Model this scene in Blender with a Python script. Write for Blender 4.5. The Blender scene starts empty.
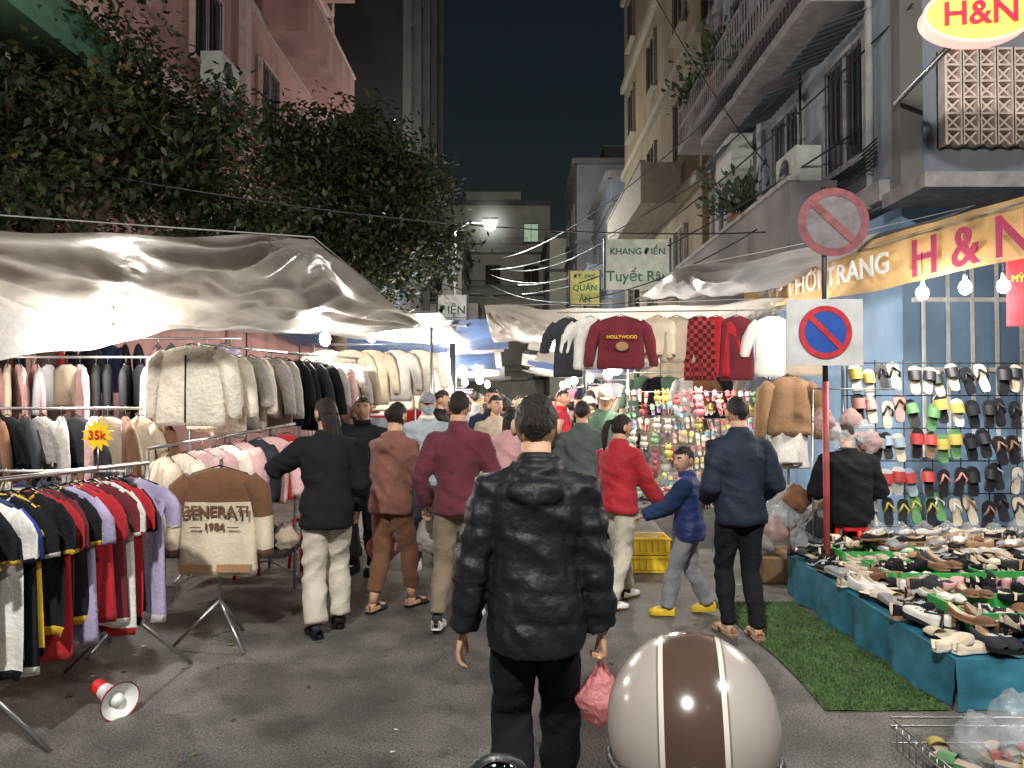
import bpy, math, random
from mathutils import Vector as V, Matrix, noise
R=random; R.seed(11)
D=bpy.data; sc=bpy.context.scene
rad=math.radians; pi=math.pi; sin=math.sin; cos=math.cos
T=Matrix.Translation
def RZ(a): return Matrix.Rotation(rad(a),4,'Z')
def RX(a): return Matrix.Rotation(rad(a),4,'X')
def RY(a): return Matrix.Rotation(rad(a),4,'Y')
def SC(x,y,z): return Matrix.Diagonal((x,y,z,1))
MC={}
def mat(name,col,rough=.8,metal=0,emit=0,var=.18,scale=6,bump=.15,bs=60,trl=0,alpha=1,sheen=0,st=(1,1,1),spec=.4,c2=None,check=0,stripe=None):
    if name in MC: return MC[name]
    m=D.materials.new(name); m.use_nodes=True; n=m.node_tree; N=n.nodes; L=n.links
    b=N['Principled BSDF']; tc=N.new('ShaderNodeTexCoord'); mp=N.new('ShaderNodeMapping'); mp.inputs['Scale'].default_value=st
    L.new(tc.outputs['Object'],mp.inputs[0])
    nz=N.new('ShaderNodeTexNoise'); nz.inputs['Scale'].default_value=scale; nz.inputs['Detail'].default_value=6; L.new(mp.outputs[0],nz.inputs[0])
    cr=N.new('ShaderNodeValToRGB'); L.new(nz.outputs[0],cr.inputs[0])
    c2=c2 or tuple(min(1,c*(1+var)) for c in col)
    cr.color_ramp.elements[0].position=.3; cr.color_ramp.elements[1].position=.7
    cr.color_ramp.elements[0].color=(*[c*(1-var) for c in col],1); cr.color_ramp.elements[1].color=(*c2,1)
    out=cr.outputs[0]
    if check:
        ck=N.new('ShaderNodeTexChecker'); ck.inputs['Scale'].default_value=check; ck.inputs['Color1'].default_value=(1,1,1,1); ck.inputs['Color2'].default_value=(.25,.2,.2,1)
        L.new(tc.outputs['Object'],ck.inputs[0]); mx=N.new('ShaderNodeMixRGB'); mx.blend_type='MULTIPLY'; mx.inputs[0].default_value=1
        L.new(out,mx.inputs[1]); L.new(ck.outputs[0],mx.inputs[2]); out=mx.outputs[0]
    if stripe:
        sp=N.new('ShaderNodeSeparateXYZ'); L.new(tc.outputs['Object'],sp.inputs[0]); ab=N.new('ShaderNodeMath'); ab.operation='ABSOLUTE'; L.new(sp.outputs[0],ab.inputs[0])
        for wd,cc in stripe:
            lt=N.new('ShaderNodeMath'); lt.operation='LESS_THAN'; lt.inputs[1].default_value=wd; L.new(ab.outputs[0],lt.inputs[0]); mx=N.new('ShaderNodeMixRGB'); mx.inputs[2].default_value=(*cc,1); L.new(lt.outputs[0],mx.inputs[0]); L.new(out,mx.inputs[1]); out=mx.outputs[0]
    L.new(out,b.inputs['Base Color'])
    b.inputs['Roughness'].default_value=rough; b.inputs['Metallic'].default_value=metal; b.inputs['Specular IOR Level'].default_value=spec
    if sheen: b.inputs['Sheen Weight'].default_value=sheen
    if emit: b.inputs['Emission Color'].default_value=(*col,1); b.inputs['Emission Strength'].default_value=emit
    if bump:
        n2=N.new('ShaderNodeTexNoise'); n2.inputs['Scale'].default_value=bs; n2.inputs['Detail'].default_value=4; L.new(mp.outputs[0],n2.inputs[0])
        bp=N.new('ShaderNodeBump'); bp.inputs['Strength'].default_value=bump; bp.inputs['Distance'].default_value=.02; L.new(n2.outputs[0],bp.inputs['Height']); L.new(bp.outputs[0],b.inputs['Normal'])
    if trl or alpha<1:
        o=N['Material Output']; cur=b.outputs[0]
        if trl:
            t=N.new('ShaderNodeBsdfTranslucent'); L.new(out,t.inputs[0]); x=N.new('ShaderNodeMixShader'); x.inputs[0].default_value=trl; L.new(cur,x.inputs[1]); L.new(t.outputs[0],x.inputs[2]); cur=x.outputs[0]
        if alpha<1:
            t=N.new('ShaderNodeBsdfTransparent'); x=N.new('ShaderNodeMixShader'); x.inputs[0].default_value=alpha; L.new(t.outputs[0],x.inputs[1]); L.new(cur,x.inputs[2]); cur=x.outputs[0]
        L.new(cur,o.inputs[0])
    MC[name]=m; return m
def cl(name,c,**k):
    k.setdefault('rough',.92); k.setdefault('sheen',.12 if max(c)>.1 else 0); k.setdefault('bump',.3); k.setdefault('bs',45); k.setdefault('spec',.2); return mat('cloth_'+name,c,**k)
class MB:
    def __init__(s): s.v=[];s.f=[];s.m=[];s.mats=[];s.sm=[]
    def mi(s,m):
        if m not in s.mats: s.mats.append(m)
        return s.mats.index(m)
    def add(s,vs,fs,m,smooth=False,M=None):
        o=len(s.v); s.v+=[tuple(M@V(p)) if M else tuple(p) for p in vs]
        ml=m if isinstance(m,list) else None
        for i,f in enumerate(fs):
            s.f.append([a+o for a in f]); s.m.append(s.mi(ml[i] if ml else m)); s.sm.append(smooth)
    def box(s,c,d,m,M=None,rz=0):
        x,y,z=[a/2 for a in d]
        vs=[(i*x,j*y,k*z) for i in(-1,1) for j in(-1,1) for k in(-1,1)]
        Q=T(V(c))@RZ(rz); Q=M@Q if M else Q
        s.add(vs,[(0,1,3,2),(4,6,7,5),(0,4,5,1),(2,3,7,6),(0,2,6,4),(1,5,7,3)],m,False,Q)
    def tube(s,pts,rd,m,seg=8,ref=(1,0,0),caps=True,smooth=True,ms=None,fold=0,k=6,ph=0,M=None):
        pts=[V(p) for p in pts]; n=len(pts); ref=V(ref); vs=[];fs=[];fm=[]
        if not isinstance(rd,(list,tuple)): rd=[rd]*n
        for i,p in enumerate(pts):
            t=(pts[min(i+1,n-1)]-pts[max(i-1,0)]).normalized(); a=ref-t*ref.dot(t)
            if a.length<.05: a=t.orthogonal()
            a.normalize(); b=t.cross(a); r=rd[i]; rx,ry=(r if isinstance(r,(tuple,list)) else (r,r))
            for j in range(seg):
                th=2*pi*j/seg; q=p+a*rx*cos(th)+b*ry*sin(th)
                if fold: q=q+b*fold*(i/(n-1))*sin(k*cos(th)+ph+i*.4)
                vs.append(q)
        for i in range(n-1):
            for j in range(seg):
                fs.append((i*seg+j,i*seg+(j+1)%seg,(i+1)*seg+(j+1)%seg,(i+1)*seg+j)); fm.append(ms[i] if ms else m)
        if caps:
            fs.append(tuple(range(seg))[::-1]); fs.append(tuple(range((n-1)*seg,n*seg))); fm+=[fm[0],fm[-1]]
        s.add(vs,fs,fm,smooth,M)
    def ball(s,c,r,m,M=None,seg=12,rings=8,fn=None):
        r=r if isinstance(r,(tuple,list)) else (r,r,r); vs=[];fs=[]
        for i in range(rings+1):
            ph=pi*i/rings
            for j in range(seg):
                th=2*pi*j/seg; d=V((sin(ph)*cos(th),sin(ph)*sin(th),cos(ph)))
                q=fn(d) if fn else V((d.x*r[0],d.y*r[1],d.z*r[2])); vs.append(q+V(c))
        for i in range(rings):
            for j in range(seg): fs.append((i*seg+j,(i+1)*seg+j,(i+1)*seg+(j+1)%seg,i*seg+(j+1)%seg))
        s.add(vs,fs,m,True,M)
    def grid(s,fn,nx,ny,m,M=None,smooth=True):
        vs=[fn(i/nx,j/ny) for j in range(ny+1) for i in range(nx+1)]
        fs=[(j*(nx+1)+i,j*(nx+1)+i+1,(j+1)*(nx+1)+i+1,(j+1)*(nx+1)+i) for j in range(ny) for i in range(nx)]
        s.add(vs,fs,m,smooth,M)
    def mesh(s,name):
        me=D.meshes.new(name); me.from_pydata(s.v,[],s.f)
        for m in s.mats: me.materials.append(m)
        me.polygons.foreach_set('material_index',s.m); me.polygons.foreach_set('use_smooth',s.sm); me.update(); return me
    def build(s,name,loc=None,bevel=0):
        o=D.objects.new(name,s.mesh(name)); sc.collection.objects.link(o)
        if loc: o.location=loc
        if bevel:
            b=o.modifiers.new('b','BEVEL'); b.width=bevel; b.segments=2; b.limit_method='ANGLE'
        return o
    def text(s,t,size,M,m,ext=.002,bold=0):
        c=D.curves.new('t','FONT'); c.body=t; c.size=size; c.align_x='CENTER'; c.align_y='CENTER'; c.extrude=ext; c.offset=bold; c.resolution_u=3
        o=D.objects.new('t',c); sc.collection.objects.link(o); dg=bpy.context.evaluated_depsgraph_get()
        me=D.meshes.new_from_object(o.evaluated_get(dg)); s.add([v.co.copy() for v in me.vertices],[tuple(p.vertices) for p in me.polygons],m,False,M@RX(90)); D.objects.remove(o)
def voxel(g,vox,it=3):
    me=g.mesh('tmp'); o=D.objects.new('tmp',me); sc.collection.objects.link(o)
    r=o.modifiers.new('r','REMESH'); r.mode='VOXEL'; r.voxel_size=vox
    q=o.modifiers.new('s','SMOOTH'); q.factor=.5; q.iterations=it
    e=D.meshes.new_from_object(o.evaluated_get(bpy.context.evaluated_depsgraph_get()))
    vs=[v.co.copy() for v in e.vertices]; ns=[v.normal.copy() for v in e.vertices]; fs=[tuple(p.vertices) for p in e.polygons]
    D.objects.remove(o); D.meshes.remove(e); return vs,ns,fs
# ---------- materials
SKIN=mat('skin',(.50,.29,.19),.55,var=.08,bump=.05); LIP=mat('lips',(.36,.17,.13),.5); HAIR=mat('hair',(.018,.013,.011),.48,var=.5,scale=30,st=(6,6,.6),bump=1,bs=30,spec=.4)
EYEW=mat('eye_white',(.6,.58,.55),.3,bump=0); EYED=mat('eye_dark',(.01,.008,.006),.15,bump=0); MASK=mat('mask_fabric',(.35,.5,.6),.9)
STEEL=mat('steel',(.42,.42,.43),.35,.9,bump=.05); DARKM=mat('dark_metal',(.05,.05,.055),.5,.6); BLK=mat('black_plastic',(.012,.012,.013),.4)
WHT=mat('white_plastic',(.75,.75,.73),.4,bump=.03); ROPE=mat('rope',(.25,.24,.22),.9)
c_blk=cl('black',(.012,.012,.015)); c_char=cl('charcoal',(.035,.036,.045)); c_wht=cl('white',(.68,.66,.62)); c_crm=cl('cream',(.62,.53,.40)); c_beige=cl('beige',(.42,.34,.26))
c_red=cl('red',(.42,.02,.03)); c_mar=cl('maroon',(.14,.02,.03)); c_brown=cl('brown',(.16,.075,.04)); c_yel=cl('yellow',(.75,.48,.03)); c_blue=cl('blue',(.03,.06,.32))
c_lil=cl('lilac',(.38,.33,.50)); c_pink=cl('pink',(.58,.32,.33)); c_grey=cl('grey',(.24,.24,.25)); c_navy=cl('navy',(.022,.03,.06)); c_green=cl('green',(.08,.14,.10)); c_tan=cl('tan',(.34,.2,.11)); c_check=cl('check_red',(.3,.04,.045),check=22)
fl_crm=cl('fleece_cream',(.82,.76,.64),bump=1,bs=28,sheen=.4); fl_grey=cl('fleece_grey',(.48,.45,.43),bump=1,bs=28,sheen=.3); fl_pink=cl('fleece_pink',(.68,.42,.42),bump=1,bs=28,sheen=.4)
ALLC=[c_blk,c_char,c_wht,c_crm,c_beige,c_red,c_mar,c_brown,c_pink,c_grey,c_navy,c_green,c_tan,c_lil]
# ---------- small generators
def garment(mb,M,w=.5,l=.7,sl=.5,m=None,m2=None,yoke=0,th=.035,spread=.1,fold=.012,hang=True,open_=False,slr=1):
    h=w/2; ph=R.random()*6
    zs=[-.05,-.075,-.105,-.16,-.27,-.42,-.42-(l-.42)*.55,-l+.045,-l]; xs=[.065,h*.6,h*.86,h*.93,h*.88,h*.92,h*.96,h*.98,h*.93]; ys=[.02,th*.8,th,th*1.1,th*1.1,th*1.1,th,th,th*.8]
    ms=[(m2 if (m2 and -z<yoke) else m) for z in zs[:-1]]
    if m2 and not yoke: ms[-1]=m2
    mb.tube([(0,0,z) for z in zs],list(zip(xs,ys)),m,16,fold=fold,k=7,ph=ph,ms=ms,M=M)
    for sd in(-1,1):
        if sl>0:
            sp=spread*(.7+.6*R.random())
            p=[(sd*h*.72,0,-.13),(sd*(h*.98),0,-.19),(sd*(h+sp*.6),.01,-.12-sl*.5),(sd*(h+sp),.015,-.14-sl*.9),(sd*(h+sp),.015,-.14-sl)]
            mb.tube(p,[(.07*slr,th*.8),(.078*slr,th),(.068*slr,th*.9),(.055*slr,th*.8),(.045*slr,th*.7)],m,9,fold=fold,k=4,ph=ph,ms=[m2 if (m2 and yoke and i<2) else m for i in range(3)]+[m2 or m],M=M)
    if open_: mb.box((0,-th*1.25,-l/2-.05),(.012,.01,l-.16),c_char,M)
    mb.tube([(-.06,0,-.05),(-.03,-.02,-.085),(.03,-.02,-.085),(.06,0,-.05)],.009,m2 or m,5,M=M)
    if hang:
        mb.tube([(-h*.7,0,-.085),(0,0,-.03),(h*.7,0,-.085)],.005,BLK,5,ref=(0,1,0),M=M)
        mb.tube([(0,0,-.04),(0,0,.0),(.018,0,.02),(.005,0,.04)],.003,STEEL,5,ref=(0,1,0),M=M)
def rail(name,p0,p1,z,n,mats,ang=None,w=.48,l=.68,sl=.45,legs=True,jit=8,mb=None,th=.035,edge=True):
    b=mb or MB(); p0=V(p0);p1=V(p1);d=p1-p0; a=math.degrees(math.atan2(d.y,d.x))
    if ang is None: ang=a-90
    b.tube([(p0.x-d.x*.03,p0.y-d.y*.03,z),(p1.x+d.x*.03,p1.y+d.y*.03,z)],.013,STEEL,8,ref=(0,0,1))
    if legs:
        for p in(p0,p1):
            b.tube([(p.x,p.y,z),(p.x,p.y,.02)],.013,STEEL,8)
            nn=V((-d.y,d.x)).normalized()*.3
            b.tube([(p.x-nn.x,p.y-nn.y,.02),(p.x,p.y,.1),(p.x+nn.x,p.y+nn.y,.02)],.011,STEEL,6,ref=(0,0,1))
    for i in range(n):
        t=(i+.5+R.uniform(-.2,.2))/n; p=p0+d*t; m=mats[i%len(mats)] if isinstance(mats,tuple) else R.choice(mats)
        m2=None
        if R.random()<.25: m2=R.choice(ALLC)
        if not edge: m2=None
        garment(b,T((p.x,p.y,z-.02))@RZ(ang+R.uniform(-jit,jit)),w*R.uniform(.9,1.08),l*R.uniform(.85,1.12),sl*R.uniform(.8,1.1),m,m2,th=th)
    if mb is None: return b.build(name)
W_T=[0,.05,.2,.4,.55,.7,.85,.95,1.0]; W_W=[.35,.62,.72,.68,.78,.95,.92,.68,.28]
def shoe(mb,M,L,up,sole,kind='flat',lining=None):
    lining=lining or c_beige; hw=.19*L; th={'flat':.05,'sneaker':.1,'slide':.1,'flip':.07,'heel':.05}[kind]*L
    out=[(-hw*w,t*L) for t,w in zip(W_T,W_W)]+[(hw*w,t*L) for t,w in reversed(list(zip(W_T,W_W)))]
    n=len(out)
    def zz(y): return (.25*L*max(0,1-y/(.55*L))**1.3 if kind=='heel' else 0)
    vs=[(x*.97,y,zz(y)) for x,y in out]+[(x*1.05,y,zz(y)+th) for x,y in out]
    mb.add(vs,[tuple(range(n))[::-1],tuple(range(n,2*n))]+[(i,(i+1)%n,n+(i+1)%n,n+i) for i in range(n)],[sole]*(1)+[lining if kind in('slide','flip') else sole]+[sole]*n,False,M)
    if kind=='heel': mb.tube([(0,.1*L,.22*L),(0,.09*L,0)],[.07*L,.03*L],sole,6,M=M)
    if kind in('flat','sneaker','heel'):
        Hh=[.30,.31,.26,.2,.19,.19,.14,.11,.05] if kind=='sneaker' else [.2,.2,.13,.1,.12,.15,.12,.09,.04]
        vs=[];fs=[];fm=[]
        for i,(t,w) in enumerate(zip(W_T,W_W)):
            x=hw*w; y=t*L; b=th*.9+zz(y); h=Hh[i]*L+b; o=t<.6
            iz=b+.02*L if o else h*1.08
            vs+=[(-x,y,b),(-x*1.02,y,b+(h-b)*.6),(-x*.8,y,h),(-x*(.68 if o else .35),y,iz),(x*(.68 if o else .35),y,iz),(x*.8,y,h),(x*1.02,y,b+(h-b)*.6),(x,y,b)]
        for i in range(len(W_T)-1):
            for j in range(7):
                fs.append((i*8+j,i*8+j+1,i*8+8+j+1,i*8+8+j)); fm.append(lining if (j in(2,3,4) and W_T[i]<.5) else up)
        fs+=[tuple(range(8)),tuple(range(64,72))[::-1]]; fm+=[up,up]
        mb.add(vs,fs,fm,True,M)
        if kind=='sneaker':
            for q in(.5,.58,.66): mb.box((0,q*L,th+.2*L),(.16*L,.02*L,.02*L),WHT,M)
    elif kind=='slide':
        def f(u,v):
            a=pi*u; return V((-hw*1.05*cos(a),(.48+.36*v)*L,th*.8+(.17-.04*v)*L*sin(a)))
        mb.grid(f,8,2,up,M)
    else:
        for sd in(-1,1): mb.tube([(sd*hw*.8,.45*L,th),(sd*hw*.6,.62*L,th+.1*L),(0,.82*L,th)],.035*L,up,5,M=M)
def bag(mb,c,s,m,M=None,handles=None,flat=.38):
    c=V(c); o=R.random()*20
    def f(d):
        r=1+.3*noise.noise(V((d.x*2.5+o,d.y*2.5,d.z*2)))+.16*abs(noise.noise(d*5+V((o,0,0))))+.05*noise.noise(d*14)
        up=max(0,d.z); q=(.65 if handles else .3)*up; return V((d.x*s*.5*r*(1-q),d.y*s*flat*r*(1-q),d.z*s*.5*r+(up*s*.12 if handles else 0)))
    mb.ball(c,s,m,M,22,18,f)
    if handles:
        h=V(handles)
        for sd in(-1,1): mb.tube([c+V((sd*s*.16,0,s*.46)),(c+V((sd*s*.1,0,s*.55))+h)/2,h],[s*.07,s*.03,s*.012],m,6)
def curtain_cable(p0,p1,sag,r=.012,mb=None,n=14,m=None):
    p0=V(p0);p1=V(p1); mb.tube([p0.lerp(p1,i/n)-V((0,0,4*sag*(i/n)*(1-i/n))) for i in range(n+1)],r,m or BLK,5,ref=(0,0,1))
# ---------- people
def ik(a,b,l1,l2,pole):
    d=b-a; Ln=min(d.length,(l1+l2)*.995); dn=d.normalized(); b=a+dn*Ln
    x=(l1*l1-l2*l2+Ln*Ln)/(2*Ln); h=math.sqrt(max(0,l1*l1-x*x)); p=V(pole); p=(p-dn*p.dot(dn)).normalized(); return a+dn*x+p*h,b
def headshape(d,s):
    x,y,z=d.x*.078,d.y*.095,d.z*.113
    if d.z<0:
        t=-d.z; x*=1-.34*t*t; y*=1-.18*t*t; y+=.022*t*t
    if d.y>0:
        g=lambda ax,az,sx,sz:math.exp(-((d.x-ax)/sx)**2-((d.z-az)/sz)**2)
        y+=.024*g(0,-.17,.13,.16)+.008*g(0,-.0,.1,.2)-.009*(g(.38,.06,.2,.13)+g(-.38,.06,.2,.13))+.006*g(0,-.48,.3,.09)+.004*g(0,-.8,.3,.15)
    return V((x,y,z))*s
def head(mb,M,s,style,mask=False,skin=SKIN,hatm=None):
    mb.ball((0,0,0),1,skin,M,32,24,lambda d:headshape(d,s))
    for sd in(-1,1):
        mb.ball((sd*.082*s,-.005*s,-.008*s),(.014*s,.021*s,.033*s),skin,M,8,6)
        mb.ball((sd*.031*s,.079*s,.008*s),(.013*s,.010*s,.0065*s),EYEW,M,8,6)
        mb.ball((sd*.031*s,.087*s,.008*s),(.0065*s,.004*s,.006*s),EYED,M,8,6)
        mb.tube([(sd*.017*s,.094*s,.028*s),(sd*.034*s,.091*s,.034*s),(sd*.05*s,.078*s,.028*s)],.004*s,HAIR,5,M=M)
    mb.tube([(-.022*s,.087*s,-.053*s),(0,.097*s,-.052*s),(.022*s,.087*s,-.053*s)],[(.003*s,.004*s),(.006*s,.006*s),(.003*s,.004*s)],LIP,6,ref=(0,0,1),M=M)
    o=R.random()*30; short=style in('short','cap')
    def hf(d):
        t=min(1,max(0,(d.z+.55)/.8)); base=1.008+.06*t*t*(3-2*t) if short else 1.06
        k=base+(.05*noise.noise(V((d.x*5+o,d.y*5,d.z*3)))+.045*noise.noise(V((d.x*16+o,d.y*16,d.z*6)))+.04*noise.noise(V((d.x*34+o,d.y*34,d.z*12))))*(t if short else 1); q=headshape(V((d.x,min(d.y,.9),d.z)),s); return V((q.x*k,q.y*k,q.z*(k if d.z<0 else k-.02)))
    seg,rg=60,42; vs=[];fs=[]
    for i in range(rg+1):
        for j in range(seg):
            ph=pi*i/rg;th=2*pi*j/seg; vs.append((V((sin(ph)*cos(th),sin(ph)*sin(th),cos(ph)))))
    for i in range(rg):
        for j in range(seg):
            q=(i*seg+j,(i+1)*seg+j,(i+1)*seg+(j+1)%seg,i*seg+(j+1)%seg); c=sum((vs[k] for k in q),V())/4
            low=-.55 if not short else (-.60+.62*abs(c.x))
            face=c.y>.1+.35*max(0,c.z)**1 and c.z<.5+.12*noise.noise(c*6+V((o,0,0)))
            side=c.z<.05 and c.y>-.32 and short
            if not face and not side and c.z>low+.1*noise.noise(c*9+V((o,0,0))): fs.append(q)
    mb.add([hf(v) for v in vs],fs,HAIR,True,M)
    if style=='long':
        mb.tube([(0,-.035*s,.03*s),(0,-.05*s,-.03*s),(0,-.065*s,-.10*s),(0,-.085*s,-.19*s),(0,-.10*s,-.28*s)],[(.045*s,.03*s),(.078*s,.052*s),(.078*s,.046*s),(.066*s,.028*s),(.03*s,.010*s)],HAIR,26,fold=.014,k=13,M=M)
    if style=='bun': mb.ball((0,-.11*s,.0),(.042*s,.038*s,.042*s),HAIR,M)
    if style=='pony': mb.tube([(0,-.09*s,.04*s),(0,-.14*s,.02*s),(0,-.165*s,-.06*s),(0,-.15*s,-.16*s),(0,-.14*s,-.24*s)],[.018*s,.028*s,.035*s,.028*s,.006*s],HAIR,10,M=M)
    if style=='cap':
        hm=hatm or c_crm
        mb.ball((0,0,0),1,hm,M@T((0,0,.02*s)),20,14,lambda d:V((d.x*.088,d.y*.104,max(.0,d.z)*.108))*s)
        mb.grid(lambda u,v:V(((u-.5)*.15*(1-.3*v),.085+.07*v-.1*(u-.5)**2*1.5,.028-.012*v))*s,6,3,hm,M)
    if mask: mb.ball((0,0,0),1,MASK,M,24,16,lambda d:(lambda q:V((q.x*1.04,q.y*1.07,q.z)))(headshape(V((d.x,max(.05,d.y),-.45+d.z*.4)).normalized(),s)))
def hand(mb,w,dr,pn,th,s,curl,m,seg=6):
    dr=dr.normalized(); th=(th-dr*th.dot(dr)).normalized(); pn=(pn-dr*pn.dot(dr)-th*pn.dot(th)).normalized()
    k=w+dr*.085*s
    mb.tube([w-dr*.03*s,w+dr*.02*s,w+dr*.06*s,k+dr*.004*s],[(.024*s,.019*s),(.032*s,.016*s),(.041*s,.014*s),(.038*s,.012*s)],m,10,ref=th)
    for i,(o,ln) in enumerate(((.030,.072),(.0105,.080),(-.0105,.074),(-.030,.058))):
        p=k+th*o*s-dr*.012*s; a=curl*(1+.12*i); pts=[p]; 
        for q,f in enumerate((.48,.30,.24)):
            a2=a*(q+.6); pts.append(pts[-1]+(dr*cos(a2)+pn*sin(a2)+th*o*1.2)*ln*f*s)
        pts.append(pts[-1]+(pts[-1]-pts[-2])*.12); mb.tube(pts,[.0095*s,.0088*s,.0078*s,.0065*s,.003*s],m,seg,ref=th)
    p=w+dr*.022*s+th*.024*s; q=p+(dr*.55+th*.6+pn*.25)*.045*s; r=q+(dr*.9+th*.1+pn*.35)*.034*s
    mb.tube([p,q,r,r+(dr*.9+pn*.4)*.024*s],[.014*s,.0115*s,.0095*s,.005*s],m,seg)
def person(name,x,y,H=1.66,rot=0,top=c_blk,pants=c_blk,style='shirt',bulk=0,hem=.48,hair='short',sh=(c_blk,BLK,'sneaker'),La=None,Ra=None,lf=(-.055,0,0),rf=(.055,0,0),lean=.01,hip=.53,pw=0,pl=.05,turn=0,tilt=0,mask=False,fem=False,hs=1,vox=.014,skin=SKIN,hood=False,hatm=None,curl=.45,band=None,collar=None,sleeve=1,mk=True):
    dz=hip-.53; F=MB(); sw=.9 if fem else 1; hw=1.05 if fem else 1; B=bulk
    def P(z,yy=0): return V((0,(lean*max(0,(z-.53))/.29+yy)*H,(z+dz)*H))
    g=MB(); rr=[(hem,.094*hw,.070),(min(hem+.02,.52),.097*hw,.073),(.55,.094*hw,.072),(.61,.086,.064),(.68,.092,.068),(.74,.103*sw,.070),(.785,.108*sw,.062),(.815,.088*sw,.050),(.84,.05,.040),(.862,.037,.036)]
    g.tube([P(z,-.006) for z,_,_ in rr],[((a+B*(1 if z<.8 else .4))*H,(b+B*(1 if z<.8 else .4))*H) for z,a,b in rr],top,20)
    wr={};elb={}
    for sd,tg in((-1,La),(1,Ra)):
        a=P(.79)+V((sd*.098*sw*H,0,0)); tgt=V(tg)*H if tg else V((sd*.15,.03+lean*.6,.475+dz))*H
        e,b=ik(a,tgt,.172*H,.158*H,(sd*.35,-1,-.1)); wr[sd]=b; elb[sd]=e
        c=e.lerp(b,.93)
        g.tube([a-V((sd*.03*H,0,.002*H)),a,a.lerp(e,.5),e,e.lerp(c,.5),c],[(x_+B*.7)*H for x_ in (.04,.042,.037,.033,.029,.025)],top,12,ref=(0,1,0))
    if hood:
        g.tube([P(.785,-.070)+V((sx*.055*H,0,(abs(sx)**2)*.018*H)) for sx in(-1,-.5,0,.5,1)] ,[.016*H,.030*H,.036*H,.030*H,.016*H],top,10,ref=(0,0,1)); g.tube([P(.845,.01)+V((-.045*H,0,0)),P(.832,-.04)+V((-.03*H,0,0)),P(.826,-.055),P(.832,-.04)+V((.03*H,0,0)),P(.845,.01)+V((.045*H,0,0))],.018*H,top,8,ref=(0,0,1))
    vs,ns,fs=voxel(g,vox); o=R.random()*50
    q=[]
    for v,n in zip(vs,ns):
        d=.009*(1-abs(noise.noise(V((v.x*4+o,v.y*4,v.z*9+v.x*5))))*3)+.004*noise.noise(V((v.x*14,v.y*14+o,v.z*22)))
        if style=='puffer':
            w_=noise.noise(V((v.x*3+o,v.y*3,v.z*2)))*.6; qd=abs(sin(pi*v.z/(.064*H)+v.x*1.2+w_))**.6
            d=d*.8+.0065*qd-.005+.006*noise.noise(v*20+V((o,0,0)))*(.4+qd)+.003*abs(noise.noise(V((v.x*45,v.y*45,v.z*12))))
        q.append(v+n*d*min(1,H/1.5))
    tp=top
    if band: tp=[band if abs(sum(vs[k].x for k in f)/len(f))>.118*H else top for f in fs]
    F.add(q,fs,tp,True)
    if collar or style in('shirt','puffer'):
        c=P(.858,.002); F.tube([c-V((0,0,.014*H)),c+V((0,.004,.006*H)),c+V((0,.006,.014*H))],[.046*H,.041*H+B*.2*H,.038*H],collar or top,16)
    g=MB(); pb=P(.53)
    g.tube([P(.60),P(.56),P(.52),P(.475)],[(.082*H,.062*H),(.09*hw*H,.068*H),(.094*hw*H,.07*H),(.07*H,.055*H)],pants,16)
    ank={}
    for sd,ft in((-1,lf),(1,rf)):
        a=P(.51)+V((sd*.047*H,0,0)); b=V((ft[0],ft[1],.045+ft[2]))*H; k,b=ik(a,b,.242*H,.235*H,(sd*.1,1,0)); ank[sd]=b; kb=k.lerp(b,min(1,(.285-pl)/.24))
        g.tube([a+V((0,0,.02*H)),a.lerp(k,.35),k,k.lerp(kb,.4),kb],[(.052*H,.058*H),(.05*H+pw*.3*H,.052*H+pw*.3*H),(.036+pw*.6)*H,(.036+pw*.8)*H,(.027+pw)*H],pants,12)
        if pl>.07: F.tube([k.lerp(b,.7),b],[.026*H,.019*H],skin,8)
    vs,ns,fs=voxel(g,vox); q=[]
    for v,n in zip(vs,ns):
        d=.009*(1-abs(noise.noise(V((v.x*5+o,v.y*5,v.z*8-v.x*6))))*3)+.003*noise.noise(V((v.x*15,v.y*15,v.z*25))); q.append(v+n*d*min(1,H/1.5))
    F.add(q,fs,pants,True)
    for sd,ft in((-1,lf),(1,rf)):
        b=ank[sd]; L=.152*H; pit=-math.degrees(math.atan2(ft[2]*H,.17*H))*1.1
        M=T(V((b.x,b.y,b.z-.045*H)))@RZ(-sd*7)@RX(pit)@T(V((0,-.042*H,0)))@SC(1.15,1,1.0)
        up,so,kd=sh
        if kd in('slide','flip'): shoe(F,M@T((0,0,.0)),L,up,so,kd); shoe(F,M@T((0,.004,.02))@SC(.85,.93,.75),L,skin,skin,'flat',skin); F.tube([b,b-V((0,0,.02*H))],.019*H,skin,8)
        else: shoe(F,M,L,up,so,kd,c_char); F.tube([b+V((0,0,.01*H)),b-V((0,0,.02*H))],.021*H,c_char,8)
    hc=P(.935,.012); hM=T(hc)@RZ(turn)@RX(tilt)
    F.tube([P(.82),P(.86),hc-V((0,.012*H,.035*H))],[.038*H,.034*H,.034*H],skin,12)
    head(F,hM,H/1.72*hs,hair,mask,skin,hatm)
    for sd in(-1,1):
        d=wr[sd]-elb[sd]
        F.tube([elb[sd].lerp(wr[sd],.85),wr[sd]],[.019*H,.0155*H],skin,8)
        s=H/1.72*1.0; pn=V((-sd,0,0)); th=V((0,1,0))
        if abs(d.normalized().y)>.7: pn=V((0,0,-1)); th=V((-sd,0,0))
        cu=curl if not isinstance(curl,dict) else curl[sd]
        if vox<.012:
            hg=MB(); hand(hg,wr[sd],d,pn,th,s,cu,skin,8); a_,b_,c_=voxel(hg,.0035,2); F.add(a_,c_,skin,True)
        else: hand(F,wr[sd],d,pn,th,s,cu,skin)
    me=F.mesh(name)
    if not mk: return me
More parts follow.
